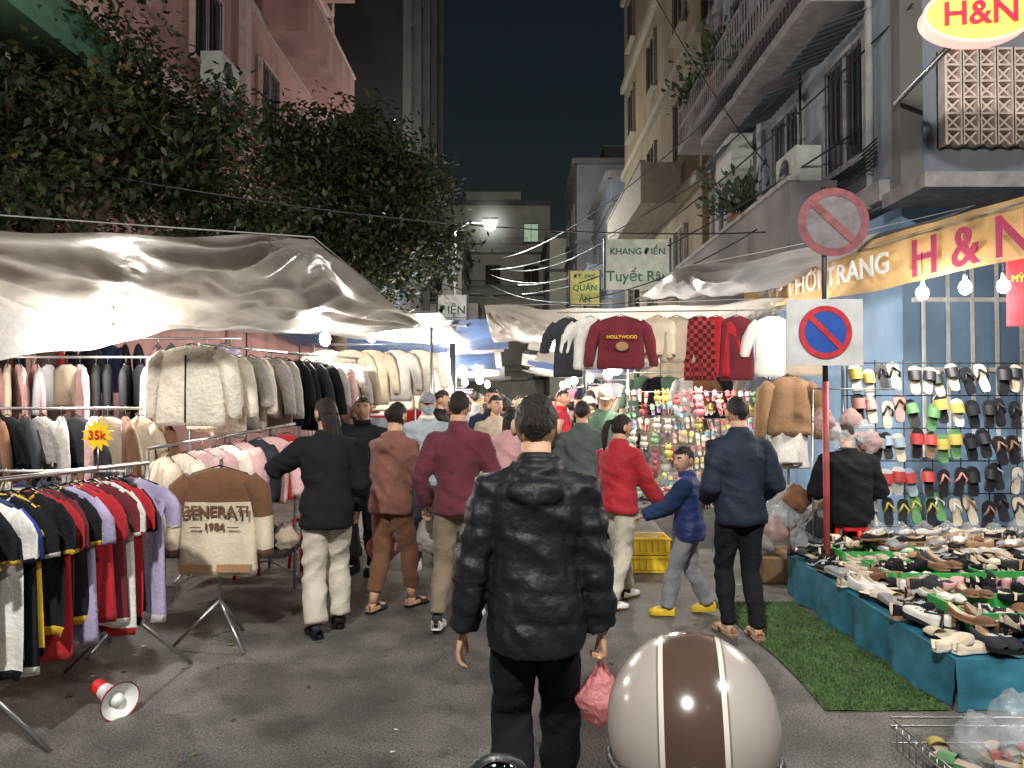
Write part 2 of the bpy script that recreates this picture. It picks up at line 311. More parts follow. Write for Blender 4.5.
    ob=D.objects.new(name,me); sc.collection.objects.link(ob); ob.location=(x,y,0); ob.rotation_euler=(0,0,rad(rot))
    return ob,{s:(T((x,y,0))@RZ(rot))@wr[s] for s in wr}
# ================= GROUND
def asphalt():
    m=D.materials.new('asphalt'); m.use_nodes=True; n=m.node_tree;N=n.nodes;L=n.links;b=N['Principled BSDF']
    tc=N.new('ShaderNodeTexCoord')
    def nz(s,d=8):
        a=N.new('ShaderNodeTexNoise'); a.inputs['Scale'].default_value=s; a.inputs['Detail'].default_value=d; L.new(tc.outputs['Object'],a.inputs[0]); return a
    def ramp(src,p0,c0,p1,c1):
        r=N.new('ShaderNodeValToRGB'); L.new(src,r.inputs[0]); e=r.color_ramp.elements; e[0].position=p0;e[1].position=p1;e[0].color=(*c0,1);e[1].color=(*c1,1); return r
    a=ramp(nz(.55).outputs[0],.35,(.098,.092,.087),.65,(.155,.145,.135)); s=ramp(nz(90,3).outputs[0],.35,(.4,.4,.4),.68,(1.7,1.7,1.7)); w=ramp(nz(3.2,10).outputs[0],.40,(.68,.68,.69),.6,(1.12,1.12,1.1))
    v=N.new('ShaderNodeTexVoronoi'); v.feature='DISTANCE_TO_EDGE'; v.inputs['Scale'].default_value=.45
    wm=N.new('ShaderNodeVectorMath'); wm.operation='ADD'; L.new(tc.outputs['Object'],wm.inputs[0]); ns=nz(1.6); L.new(ns.outputs[1],wm.inputs[1]); L.new(wm.outputs[0],v.inputs[0])
    ck=ramp(v.outputs[0],.0,(.75,.75,.75),.008,(1,1,1)); st=ramp(nz(7,5).outputs[0],.62,(1,1,1),.72,(.6,.59,.58))
    c=a.outputs[0]
    for q in(s,w,ck,st):
        mx=N.new('ShaderNodeMixRGB'); mx.blend_type='MULTIPLY'; mx.inputs[0].default_value=1; L.new(c,mx.inputs[1]); L.new(q.outputs[0],mx.inputs[2]); c=mx.outputs[0]
    L.new(c,b.inputs['Base Color'])
    rr=ramp(nz(1.1).outputs[0],.3,(.36,)*3,.7,(.75,)*3); L.new(rr.outputs[0],b.inputs['Roughness'])
    bp=N.new('ShaderNodeBump'); bp.inputs['Strength'].default_value=.7; bp.inputs['Distance'].default_value=.014; L.new(nz(110,3).outputs[0],bp.inputs['Height']); L.new(bp.outputs[0],b.inputs['Normal']); return m
g=MB(); g.grid(lambda u,v:V(((u-.5)*400,-100+v*400,0)),4,4,asphalt(),smooth=False); g.build('road')
PAVE=mat('paving',(.2,.19,.18),.8,scale=3)
for sx in(-1,1):
    g=MB(); g.box((sx*9.4,27,.06),(9,50,.12),PAVE); g.build('pavement',bevel=.02)
g=MB(); lit=[mat('litter_w',(.6,.58,.52)),mat('litter_d',(.08,.06,.04)),mat('litter_g',(.1,.14,.05))]
for i in range(320):
    x=R.uniform(-3.6,2.4); y=R.uniform(2,14); s=R.uniform(.006,.02)*(1.6 if R.random()<.12 else 1); g.add([(-s,-s*.6,0),(s,-s*.5,.004),(s*.8,s*.6,.001),(-s*.7,s*.7,.006)],[(0,1,2,3)],R.choice(lit+[lit[1]]),False,T((x,y,.004))@RZ(R.uniform(0,360)))
g.build('litter')
# ================= BUILDINGS
GLASS=mat('window_glass',(.012,.015,.02),.12,bump=0,spec=.8); GLIT=mat('window_lit',(.45,.62,.45),.5,emit=.5,bump=0); FR=mat('window_frame',(.3,.28,.26),.6)
def window(b,M,x,z,w,h,fr=FR,gl=GLASS,bars=0):
    b.box((x,-.02,z),(w,.03,h),gl,M)
    for sx in(-1,1): b.box((x+sx*(w/2+.03),-.05,z),(.06,.1,h+.12),fr,M)
    for sz in(-1,1): b.box((x,-.055,z+sz*(h/2+.03)),(w-.002,.11,.06),fr,M)
    b.box((x,-.045,z),(.04,.06,h-.002),fr,M); b.box((x,-.09,z-h/2-.1),(w+.3,.18,.07),fr,M)
    for i in range(bars): b.box((x-w/2+w*(i+.5)/bars,-.1,z),(.015,.015,h),DARKM,M)
def balcony(b,M,x,z,w,dp,m,rm,solid=False,rh=.95):
    b.box((x,-dp/2,z),(w,dp,.16),m,M)
    if solid:
        b.box((x,-dp+.05,z+.08+rh/2),(w,.1,rh),m,M)
        for sx in(-1,1): b.box((x+sx*(w/2-.05),-dp/2+.048,z+.08+rh/2),(.1,dp-.105,rh),m,M)
        b.box((x,-dp+.04,z+.1+rh),(w+.08,.16,.06),rm,M)
    else:
        for zz in(.5,1): b.box((x,-dp+.04,z+.08+rh*zz),(w,.04,.04),rm,M)
        n=int(w/.14)
        for i in range(n+1): b.box((x-w/2+w*i/n,-dp+.04,z+.08+rh/2),(.018,.018,rh),rm,M)
PINK=mat('pink_plaster',(.30,.16,.15),.9,scale=1.2,var=.35,st=(1,1,.35)); PINKL=mat('pink_trim',(.38,.27,.25),.85,var=.2)
b=MB(); M=T((-6,9,0))@RZ(90)
b.box((7.5,4,9),(15,8,18),PINK,M)
for k,z in enumerate((3.6,7.1,10.6,14.1)):
    b.box((7.5,-.06,z),(15.1,.16,.22),PINKL,M)
    for x in(2,5.3,9,12.7):
        window(b,M,x,z+1.8,1.3,1.6,PINKL,GLASS,6)
    balcony(b,M,11.2,z+.0,5.2,1.1,PINK,PINKL,k%2==0)
    for x in(.15,7.2,14.85): b.box((x,-.09,z+1.75),(.35,.16,3.25),PINKL,M)
AC=mat('ac_unit',(.4,.4,.38))
b.box((5.2,-.35,7.9),(.9,.4,.62),AC,M); b.ball((5.1,-.55,7.9),(.24,.03,.24),DARKM,M)
b.build('pink_apartment_building')
GRN=mat('green_plaster',(.05,.11,.075),.8)
b=MB(); M=T((-6.0,3.6,0))@RZ(90); b.box((2.6,4.2,4),(5.2,8,8),mat('salmon_plaster',(.3,.15,.13),.85),M); balcony(b,M,3.6,5.45,3,1.3,GRN,PINKL,True,.35); b.tube([(x,-1.2,6.7) for x in(2.2,5)],.03,STEEL,6,M=M); b.build('corner_house')
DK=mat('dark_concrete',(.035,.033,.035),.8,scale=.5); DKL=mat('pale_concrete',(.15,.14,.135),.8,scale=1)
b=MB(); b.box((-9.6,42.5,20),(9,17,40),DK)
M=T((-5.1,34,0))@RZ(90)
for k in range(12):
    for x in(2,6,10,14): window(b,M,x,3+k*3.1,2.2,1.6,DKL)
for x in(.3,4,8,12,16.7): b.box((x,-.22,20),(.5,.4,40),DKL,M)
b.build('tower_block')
def block(name,x0,x1,y0,y1,h,m,trim,face,fl=3.3,sp=2.6,lit=.06,bal=True):
    b=MB(); b.box(((x0+x1)/2,(y0+y1)/2,h/2),(x1-x0,y1-y0,h),m)
    fr=[]
    if 'L' in face: fr.append((T((x0,y1,0))@RZ(-90),y1-y0))
    if 'R' in face: fr.append((T((x1,y0,0))@RZ(90),y1-y0))
    if 'F' in face: fr.append((T((x0,y0,0)),x1-x0))
    for M,w in fr:
        n=max(1,int(w/sp)); z=fl
        while z<h-1:
            b.box((w/2,-.05,z),(w+.1,.14,.2),trim,M)
            for i in range(n):
                if h-z>2.4: window(b,M,w*(i+.5)/n,z+1.6,1.1,1.4,trim,GLIT if R.random()<lit else GLASS)
            if bal and h-z>2.4 and R.random()<.6: balcony(b,M,w*.5,z,w*.6,.9,m,trim,R.random()<.5)
            z+=fl
        b.box((w/2,-.12,h+.12),(w+.3,.3,.28),trim,M)
    b.box(((x0+x1)/2,(y0+y1)/2,h+.9),((x1-x0)*.5,(y1-y0)*.5,1.5),m); return b.build(name)
cols=[mat('plaster_grey',(.20,.20,.20),.85,scale=1),mat('plaster_tan',(.30,.25,.17),.85,scale=1),mat('plaster_blue',(.13,.15,.18),.85,scale=1),mat('plaster_cream',(.5,.48,.43),.85,scale=1)]
block('town_house',-9,-4.8,24.5,33,9,cols[2],DKL,'R'); block('town_house',-10,-3.0,44,52,11,cols[3],DKL,'RF',lit=.2)
block('town_house',4.2,10,31,38,11,cols[2],DKL,'LF'); block('town_house',3.4,10,38.5,46,14,cols[0],DKL,'LF',lit=.3); block('town_house',2.4,10,47,56,12,cols[3],DKL,'LF',lit=.3)
block('end_building',-6,3,58,66,17,cols[3],DKL,'F',lit=.25); block('town_house',3.5,12,66,74,16,cols[2],DKL,'F',lit=.3)
TAN=mat('tan_plaster',(.15,.118,.075),.9,scale=1.2,var=.35,st=(1,1,.35)); TANL=mat('tan_trim',(.2,.18,.14),.8)
b=MB(); M=T((4.6,30,0))@RZ(-90); b.box((6.1,4,11),(12.2,8,22),TAN,M)
for z in(3.5,7.1,10.7,14.3,17.9):
    b.box((6.1,-.07,z),(12.3,.18,.25),TANL,M)
    for x in(2,6,10): window(b,M,x,z+1.9,1.2,1.7,TANL,GLASS,5)
balcony(b,M,6.5,7.1,7,1.1,TANL,TANL,True)
b.build('tan_apartment_building')
GRY=mat('grey_plaster',(.20,.185,.19),.9,scale=.9,var=.35,st=(1,1,.4)); GRYL=mat('grey_trim',(.25,.235,.24),.8,var=.3); PLANT=mat('plant_leaf',(.03,.05,.025),.6)
b=MB(); M=T((4.8,17.7,0))@RZ(-90); b.box((4.4,4,8),(8.8,8,16),GRY,M)
for k,z in enumerate((3.7,7.2,10.7)):
    b.box((4.4,-.07,z),(8.7,.16,.22),GRYL,M)
    balcony(b,M,4.6,z,6.6,1.1,GRY,GRYL,k==0,.8)
    for x in(1.6,4.4,7.2): window(b,M,x,z+1.7,1.3,1.9,GRYL,GLASS,0)
b.box((3.8,-.6,6.2),(1.0,.4,.65),AC,M)
b.tube([(.6,-.15,0),(.6,-.15,16)],.06,GRYL,8,M=M); b.build('grey_town_house')
b=MB()
for (px,py,pz,n) in((3.95,15.5,8.0,110),(3.9,13.8,7.9,110),(3.9,12.6,4.9,80),(3.95,14.8,11.3,90),(4.1,12.1,7.3,70),(4.1,10.6,7.3,60)):
    for i in range(n):
        a=R.uniform(0,2*pi); e=R.uniform(.1,1.4); l=R.uniform(.4,1.1)*(.6 if n<80 else 1); d=V((cos(a)*cos(e),sin(a)*cos(e),sin(e))); q=V((px,py,pz))
        for k_ in range(5):
            c_=q+d*l*(.2+.2*k_)-V((0,0,.25*l*(.2+.2*k_)**2)); s=V((R.gauss(0,1),R.gauss(0,1),R.gauss(0,1))).normalized()*.05; t_=d*.07
            b.add([c_,c_+s*.5+t_,c_+s*2,c_+s*.5-t_],[(0,1,2,3)],PLANT)
    b.tube([(px,py,pz-.5),(px,py,pz-.1)],[.16,.2],mat('clay_pot',(.25,.1,.05)),10)
b.build('balcony_plant')
BLU=mat('blue_paint',(.20,.32,.48),.75,scale=1.5,var=.22); BLUG=mat('blue_grey_plaster',(.22,.235,.28),.85,scale=1.1,var=.38,st=(1,1,.35)); BRZ=mat('breeze_block',(.8,.66,.58),.85)
b=MB(); M=T((4.5,8.4,0)); b.box((4,3.6,1.95),(8,7,3.9),BLU,M); b.box((4,3.7,8.5),(8.0,6.8,9),BLUG,M); b.box((3.9,-.3,3.95),(8.2,.9,.16),GRYL,M)
b.box((.12,.18,8.5),(.26,.2,9),DKL,M)
for z in(1.2,2.0,2.8): b.box((2,.07,z),(3.8,.05,.05),WHT,M)
for i in range(14): b.box((.2+i*.28,.03,2.2),(.03,.03,2.4),WHT,M)
for i in range(10):
    for j in range(6):
        x=.65+i*.2; z=4.72+j*.19
        for sx in(-1,1): b.box((x+sx*.092,.22,z),(.03,.16,.19),BRZ,M)
        b.box((x,.215,z+.082),(.152,.15,.026),BRZ,M)
        for an in(45,-45): b.box((0,.0+.003*(an>0),0),(.20,.1,.022),BRZ,M@T((x,.22,z-.013))@RY(an))
b.box((1.56,.285,5.2),(2.05,.02,1.15),DARKM,M)
window(b,T((4.5,8.7,0)),1.7,8,1.6,1.5,GRYL)
# street side facade of the corner house
M=T((4.5,15.5,0))@RZ(-90); AWN=mat('metal_awning',(.16,.18,.2),.5,.3)
b.box((3.4,-.06,4.15),(6.7,.14,.25),GRYL,M)
for x in(1.3,3.6,5.7): window(b,M,x,5.5,1.15,1.45,GRYL,GLASS,7)
for x in(1.3,3.6,5.7): window(b,M,x,8.75,1.15,1.6,GRYL,GLASS,7)
balcony(b,M,3.6,6.75,5.4,.75,GRYL,DARKM,False,.85)
for x in(1.3,3.6,5.7):
    b.grid(lambda u,v,x=x:V((x-.8+1.6*u,-.05-.6*v,6.5-.22*v+.02*sin(u*60))),40,2,AWN,M,False)
for x in(.35,2.4,6.45): b.tube([(x,-.09,4),(x,-.09,12.5)],.045,mat('drain_pipe',(.3,.3,.3),.5),8,M=M)
b.box((4.65,-.28,5.0),(.8,.36,.56),AC,M); b.ball((4.6,-.47,5.0),(.2,.02,.2),DARKM,M); b.tube([(4.3,-.1,5.1),(4.3,-.1,6.7)],.02,BLK,6,M=M)
for i in range(7): b.tube([(0,-.12-.015*i,4.35+.035*i),(2,-.16,4.3+.03*i),(4.5,-.14,4.38+.03*i),(6.8,-.18,4.45+.05*i)],.012,BLK,5,ref=(0,0,1),M=M)
for i,m_ in enumerate((c_char,c_grey,c_navy,c_beige)): garment(b,M@T((2.5+.5*i,-.6,7.85)),.44,.6,.3,m_,None)
b.build('blue_corner_house')
# ================= TREES
LF=[mat('leaf_a',(.028,.042,.016),.5,trl=.3,var=.35),mat('leaf_b',(.048,.060,.02),.5,trl=.3,var=.35),mat('leaf_c',(.11,.075,.035),.55,trl=.3),mat('leaf_d',(.014,.022,.010),.5)]
BARK=mat('bark',(.07,.05,.035),.9,bump=1,bs=14)
def tree(x,y,h0,lobes,n):
    b=MB(); b.tube([(x,y,0),(x+.05,y,h0*.5),(x,y+.1,h0)],[.2,.15,.13],BARK,10)
    tot=sum(l[3]**2 for l in lobes)
    for (cx,cy,cz,r) in lobes:
        e=V((cx,cy,cz)); s=V((x,y+.1,h0)); mid=s.lerp(e,.5)+V((R.uniform(-.3,.3),R.uniform(-.3,.3),.2)); b.tube([s,mid,e],[.1,.06,.02],BARK,6)
        nc=max(6,int(n*r*r/tot/90))
        for c in range(nc):
            d=V((R.gauss(0,1),R.gauss(0,1),R.gauss(0,1))).normalized(); rr=r*R.uniform(.35,1.1); q=e+V((d.x*rr,d.y*rr,d.z*rr*.75)); b.tube([e.lerp(q,.2),q],[.025,.008],BARK,4)
            tone=R.random()
            for i in range(90):
                p=q+V((R.gauss(0,.22),R.gauss(0,.22),R.gauss(0,.16))); a=R.uniform(0,2*pi); t=R.uniform(-1.2,.3); dr=V((cos(a)*cos(t),sin(a)*cos(t),sin(t))); l=R.uniform(.07,.16); sd=dr.cross(V((R.gauss(0,.4),R.gauss(0,.4),1))).normalized()*l*.25
                u=R.random()*.6+tone*.4; m=LF[3] if u<.35 else LF[0] if u<.65 else LF[1] if u<.86 else LF[2]
                b.add([p,p+dr*l*.45+sd,p+dr*l,p+dr*l*.45-sd],[(0,1,2,3)],m)
    return b.build('tree')
tree(-5.2,8.2,3.0,[(-6.3,8.6,5.2,1.5),(-4.9,8.8,5.2,1.35),(-7.2,9.4,4.6,1.4),(-4.2,9.5,4.6,1.2),(-5.6,8.2,4.4,1.3),(-3.7,9.8,4.0,.9)],40000)
tree(-2.9,12.2,3.2,[(-2.6,12,5.5,1.05),(-1.75,12.2,5.2,.85),(-3.3,12,4.6,1.2),(-1.65,12.4,4.2,.85),(-2.4,12,3.8,1.0),(-3.5,11.6,5.6,.75)],26000)
# ================= TARPS
def tarpm(n,c,tr=.45): return mat(n,c,.36,trl=tr,var=.2,scale=1.8,bump=.6,bs=6,spec=.5)
TG=tarpm('tarp_grey',(.56,.54,.50),.45); TW=tarpm('tarp_white',(.68,.67,.63)); TD=tarpm('tarp_dark',(.16,.165,.18),.2); TM=tarpm('tarp_mid',(.34,.34,.35),.3); TBL=tarpm('tarp_blue',(.12,.2,.4),.3)
CLR=mat('clear_plastic',(.62,.65,.68),.10,alpha=.22,bump=.5,bs=22,spec=1)
def tarp(name,c,sag,m,nx=40,ny=30,wr=.04,poles=True,ray=None):
    c=[V(p) for p in c]; o=R.random()*40; b=MB()
    def f(u,v):
        p=c[0].lerp(c[1],u).lerp(c[3].lerp(c[2],u),v)
        z=-sag*4*(u*(1-u))**.8*(.4+.6*4*v*(1-v))-sag*.6*(2*v*(1-v)); ed=min(1,6*min(u,1-u,v,1-v)+.12)
        z+=wr*ed*(.8*noise.noise(V((u*4+o,v*3,0)))+.9*abs(noise.noise(V((u*3+v*6+o,v*2-u*2,3))))-.4+.35*noise.noise(V((u*14+o,v*12,1)))+.3*abs(noise.noise(V((u*40+o,v*16+u*8,1))))+.15*abs(noise.noise(V((u*60+v*40,v*50,o)))))
        if ray:
            for (cu,cv) in ray:
                dx,dy=(u-cu)*2.2,(v-cv); rr=math.hypot(dx,dy); z+=wr*.55*math.exp(-rr*1.3)*sin(math.atan2(dy,dx)*19+o+2*noise.noise(V((dx*3,dy*3,o))))*min(1,rr*5)
        return p+V((0,0,z))
    b.grid(f,nx,ny,m)
    for i in range(4): 
        curtain_cable(c[i],c[(i+1)%4],.02,.005,b,6,ROPE)
        if poles is True or (isinstance(poles,tuple) and i in poles): b.tube([c[i],(c[i].x,c[i].y,0)],.016,STEEL,8)
    return b.build(name)
tarp('canopy',[(-7.5,3.9,3.02),(-1.28,4.75,2.70),(-.95,8.7,2.50),(-7.5,8.6,2.66)],.17,TG,130,100,.085,poles=(2,3),ray=[(1,0),(1,1),(.5,0)])
tarp('canopy',[(-4.8,9.2,3.0),(-.9,9.3,2.75),(-.7,12.4,2.6),(-4.8,12.4,3.1)],.15,TW,40,30,.06,poles=(3,))
tarp('canopy',[(-.35,9.4,2.86),(3.3,8.5,2.84),(3.6,12.0,2.80),(-.3,12.2,2.62)],.14,TG,70,40,.10,poles=(2,),ray=[(0,0),(1,0)])
tarp('canopy',[(1.55,7.0,2.9),(4.4,7.0,3.5),(4.4,9.6,3.6),(1.6,9.6,2.95)],.15,TM,50,30,.09,poles=False,ray=[(0,0)])
tarp('canopy',[(3.9,4.9,3.12),(7,5.2,3.9),(7,8.3,4.0),(3.0,9.4,3.2)],.12,TD,40,30,.09,poles=False)
yy=12.8
while yy<38:
    for sd in(-1,1):
        w0=R.uniform(.05,.6); x0,x1=(-4.6,-w0) if sd<0 else (w0+.3,4.5)
        tarp('canopy',[(x0,yy,2.8+R.uniform(0,.5)),(x1,yy,2.75+R.uniform(0,.5)),(x1,yy+2.9,2.5+R.uniform(0,.4)),(x0,yy+2.9,2.8+R.uniform(0,.5))],.15,R.choice([TG,TW,TW,TBL,TG,TW]),20,14,.08,poles=(0,) if sd<0 else (1,))
    yy+=3.2
b=MB(); b.grid(lambda u,v:V((-4.5+1.9*u,7.6-3.3*(1-u)*.6+.3*sin(u*7)*v*.3,2.66-.8*v*(1-.75*u)+.03*sin(u*15+v*4)+.03*noise.noise(V((u*9,v*7,0))))),40,20,mat('hanging_plastic',(.6,.62,.64),.2,alpha=.55,trl=.3,bump=.8,bs=8)); b.build('plastic_sheet')
# ================= LEFT STALLS
b=MB(); p0=V((-2.52,3.3)); p1=V((-2.26,4.4)); z=1.27
seqc=[(c_blk,c_yel),(c_blk,c_yel),(c_wht,c_blk),(c_blue,None),(c_blk,c_wht),(c_yel,c_blk),(c_blk,c_yel),(c_red,None),(c_mar,None),(c_blk,c_yel),(c_lil,None),(c_red,c_yel),(c_red,None),(c_mar,c_wht),(c_wht,c_red),(c_red,c_blk),(c_blk,None),(c_lil,c_wht)]
b.tube([(p0.x-.1,p0.y-.55,z),(p1.x+.05,p1.y+.1,z)],.014,STEEL,8,ref=(0,0,1))
for i,(m,m2) in enumerate(seqc):
    t=(i+.5)/len(seqc); p=p0.lerp(p1,t); garment(b,T((p.x+R.uniform(-.03,.03),p.y,z-.03))@RZ(-14+R.uniform(-9,9)),.47*R.uniform(.92,1.06),.84*R.uniform(.88,1.08),.20,m,m2,th=.016,spread=.02,fold=.03,slr=.75)
b.text('8',.22,T((p0.x+.13,p0.y-.03,.84))@RZ(-14),c_yel,.002,.006)
p=p1+V((-.02,0))
b.tube([(p.x,p.y,z),(p.x,p.y,.30)],.014,STEEL,8); b.tube([(p0.x+.05,p0.y+.1,z),(p0.x+.05,p0.y+.1,.3)],.014,STEEL,8)
for q,dd in((p,((-.42,.1),(.28,.25))),(p0+V((.05,.1)),((.3,.1),(-.42,.1)))):
    for dx,dy in dd: b.tube([(q.x,q.y,.40),(q.x+dx,q.y+dy,.01)],.012,STEEL,6)
b.tube([(p0.x+.05,p0.y+.1,.36),(p1.x,p1.y,.36)],.011,STEEL,6,ref=(0,0,1)); b.build('sports_shirt_rack')
YEL=mat('yellow_card',(.85,.58,.02),.5,bump=0); REDP=mat('red_print',(.6,.02,.02),.5,bump=0)
b=MB(); st=[]
for i in range(24): a=2*pi*i/24; r=.088 if i%2 else .056; st.append((r*cos(a),0,r*sin(a)))
M=T((-2.24,4.0,1.46)); b.add(st+[(x,.006,z_) for x,_,z_ in st],[tuple(range(24)),tuple(range(24,48))[::-1]]+[(i,(i+1)%24,24+(i+1)%24,24+i) for i in range(24)],YEL,False,M); b.text('35k',.065,M@T((0,-.006,0)),REDP,.001,.001); b.tube([(0,.01,-.05),(0,.01,-.2)],.004,STEEL,5,M=M); b.build('price_tag')
b=MB(); M=T((-2.12,3.93,.10))@RZ(-125)@RX(-6)
b.tube([(0,-.13,0),(0,-.05,0),(0,0,0),(0,.06,0),(0,.1,0),(0,.112,0)],[.04,.042,.045,.07,.098,.102],WHT,24,M=M,ms=[REDP,WHT,WHT,WHT,REDP],caps=False); b.tube([(0,.111,0),(0,.06,0)],[.096,.03],WHT,24,M=M,caps=False); b.ball((0,.075,0),(.035,.04,.035),WHT,M); b.tube([(0,-.06,-.04),(0,-.05,-.09)],.015,REDP,8,M=M); b.build('megaphone')
b=MB(); M=T((-1.97,5.0,1.24))@RZ(0); garment(b,M,.54,.76,.5,c_crm,c_brown,.26,th=.07,spread=.04,fold=.022)
b.box((0,-.072,-.705),(.48,.02,.05),c_tan,M); b.text('GENERATI',.10,M@T((0,-.095,-.33)),c_brown,.004,.002); b.text('— 1984 —',.07,M@T((0,-.095,-.43)),c_brown,.004,.001)
b.tube([(-1.97,5.02,1.25),(-1.97,5.02,.3)],.013,STEEL,8)
for a in(0,120,240): b.tube([(-1.97,5.02,.3),(-1.97+.3*cos(rad(a+200)),5.02+.3*sin(rad(a+200)),.01)],.011,STEEL,6)
b.build('sweatshirt_stand')
b=MB()
garment(b,T((-2.6,6.0,2.14))@RZ(-4),.60,.70,.5,fl_crm,None,th=.08,spread=.06,open_=True,fold=.02)
rail('',(-2.62,6.25),(-2.25,7.3),2.12,6,(fl_crm,fl_crm,fl_grey,fl_crm,fl_grey,fl_grey),ang=-38,w=.56,l=.7,mb=b,th=.07,edge=False,legs=False)
rail('',(-2.35,7.2),(-1.75,8.3),2.12,9,(c_char,c_blk,c_blk,c_char,c_blk,fl_grey,fl_pink,fl_grey,c_beige),ang=-38,w=.56,l=.72,mb=b,th=.06,edge=False)
b.build('jacket_rack')
rail('clothes_rack',(-6.6,6.9),(-3.0,6.9),2.05,26,[fl_pink,c_blk,fl_crm,c_char,c_beige,c_pink,c_grey,c_grey,c_blk],ang=-50,jit=28,l=.5)
rail('clothes_rack',(-6.2,6.2),(-2.9,6.2),1.58,24,[c_grey,c_beige,fl_grey,c_char,c_brown,c_crm,c_tan,c_blk,fl_pink],ang=-42,jit=30,l=.5)
rail('clothes_rack',(-5.6,5.55),(-2.9,5.5),1.12,20,[c_char,c_grey,c_navy,c_green,c_beige,c_blk],ang=-45,jit=26,l=.62)
rail('clothes_rack',(-4.4,4.9),(-2.7,5.0),1.05,14,[fl_crm,c_crm,c_wht,c_pink,c_red,c_char,c_beige],ang=-45,jit=22,l=.6)
rail('clothes_rack',(-7,8.4),(-3.2,8.4),2.35,20,ALLC,ang=-45,jit=30)
b=MB()
for i in range(9): garment(b,T((-2.75+.1*i,5.95+.06*i,1.24+.02*i))@RZ(-35+R.uniform(-15,15))@RX(-12),.52,.6,.4,[c_crm,fl_crm,fl_pink,fl_pink,fl_crm,fl_pink,c_char,fl_pink,c_red][i],None,th=.07)
b.tube([(-2.9,5.9,1.26),(-1.9,6.5,1.44)],.013,STEEL,6,ref=(0,0,1)); b.tube([(-2.9,5.9,1.24),(-2.9,5.9,0)],.013,STEEL,6); b.tube([(-1.9,6.5,1.42),(-1.9,6.5,0)],.013,STEEL,6); b.box((-2.4,6.5,.35),(1.0,.6,.04),DARKM)
for i in range(8): bag(b,(-2.8+.12*i,6.4,.47),.22,R.choice([c_char,c_beige,c_pink,c_blk]))
b.build('fleece_stand')
rail('clothes_rack',(-2.5,9.3),(-1.0,9.3),2.35,5,[c_crm,fl_crm,c_wht],ang=0,jit=20,w=.5,l=.72,edge=False)
rail('clothes_rack',(-2.9,10.6),(-1.0,10.8),2.2,7,[c_wht,c_crm,c_pink,c_grey],ang=0,jit=15)
for i in range(5):
    y0=11.5+i*4.5
    rail('clothes_rack',(-1.5,y0),(-1.3,y0+3),1.9,12,ALLC,ang=-25,jit=25); rail('clothes_rack',(-4.2,y0+1.5),(-1.7,y0+1.6),2.1,10,ALLC,ang=-20,jit=25)
    rail('clothes_rack',(2.0,y0+1),(2.2,y0+3.6),1.8,12,ALLC,ang=25,jit=25); rail('clothes_rack',(2.0,y0+.6),(4.2,y0+.6),2.1,9,ALLC,ang=10,jit=25)
REDPL=mat('red_plastic',(.5,.02,.02),.35,bump=.02)
def stool(x,y,h=.45,m=REDPL):
    b=MB(); b.tube([(0,0,h-.03),(0,0,h)],[.15,.145],m,4,ref=(1,1,0),smooth=False)
    for a in(0,90,180,270): b.tube([(.13*cos(rad(a)),.13*sin(rad(a)),h-.02),(.17*cos(rad(a)),.17*sin(rad(a)),0)],[.022,.016],m,6)
    b.tube([(.155*cos(rad(a)),.155*sin(rad(a)),h*.4) for a in(0,90,180,270,360)],.01,m,5,ref=(0,0,1))
    b.build('plastic_stool',(x,y,0))
stool(-2.02,7.3,.5); stool(-2.55,7.0,.4)
# ================= RIGHT STALLS
b=MB(); z=2.62
b.tube([(.5,8.2,z),(3.3,7.9,z)],.008,ROPE,6,ref=(0,0,1))
its=[(.62,c_char,None,.34,.7,.3),(.85,c_wht,None,.40,.62,.3),(1.17,c_mar,c_mar,.54,.62,.45),(1.58,c_crm,None,.42,.5,.0),(1.78,c_beige,None,.4,.55,.0),(2.02,c_check,None,.36,.74,.0),(2.2,c_red,None,.30,.7,.3),(2.42,c_mar,None,.40,.74,.0),(2.8,c_wht,None,.42,.7,.35),(3.12,c_beige,None,.46,.7,.35)]
for x,m,m2,w,l,sl in its: garment(b,T((x,8.13-(x-.5)*.1+(-.12 if m is c_mar and x<1.5 else R.uniform(-.04,.04)),z-.02))@RZ(0 if m is c_mar else R.uniform(-18,18)),w,l,sl,m,m2,th=.035,spread=.08,fold=.035)
M=T((1.17,7.86,z-.3)); b.text('HOLLYWOOD',.05,M,c_yel,.002,.001); b.ball((0,-.005,-.1),(.07,.01,.05),c_tan,M)
b.build('clothes_line')
SHC=[c_blk,c_wht,c_beige,c_tan,c_brown,c_crm,c_char,c_pink,c_grey]
RUB=[mat('rub_'+str(i),c,.5,bump=.05) for i,c in enumerate([(.42,.34,.08),(.10,.24,.10),(.42,.2,.18),(.015,.015,.02),(.48,.42,.33),(.22,.28,.34),(.35,.04,.04),(.48,.48,.46),(.2,.12,.08)])]
b=MB()
for i in range(6):
    for j in range(5):
        x=3.22+i*.262+R.uniform(-.02,.02); zc=1.70-j*.30+R.uniform(-.02,.02); u,s_=R.choice(RUB),R.choice(RUB); kd=R.choice(['slide','slide','flip']); tw=R.uniform(-8,8)
        if i>=4: s_=RUB[3]; u=RUB[3] if R.random()<.7 else R.choice([RUB[5],RUB[8]])
        elif j==0: s_=R.choice([RUB[0],RUB[4],RUB[7]]); u=R.choice([RUB[0],RUB[4],RUB[7],RUB[3]])
        for q in(-1,1): shoe(b,T((x+q*.060+R.uniform(-.012,.012),6.78-R.uniform(0,.03),zc+R.uniform(-.03,.03)))@RY(tw+q*R.uniform(-4,10))@RX(82+R.uniform(-9,8))@SC(1.15,1,1.3),R.uniform(.245,.275),u,s_,kd,R.choice([s_,s_,RUB[3],RUB[4]]))
for i in range(7): b.tube([(3.09+i*.26,6.82,2.02),(3.09+i*.26,6.82,.1)],.006,DARKM,5)
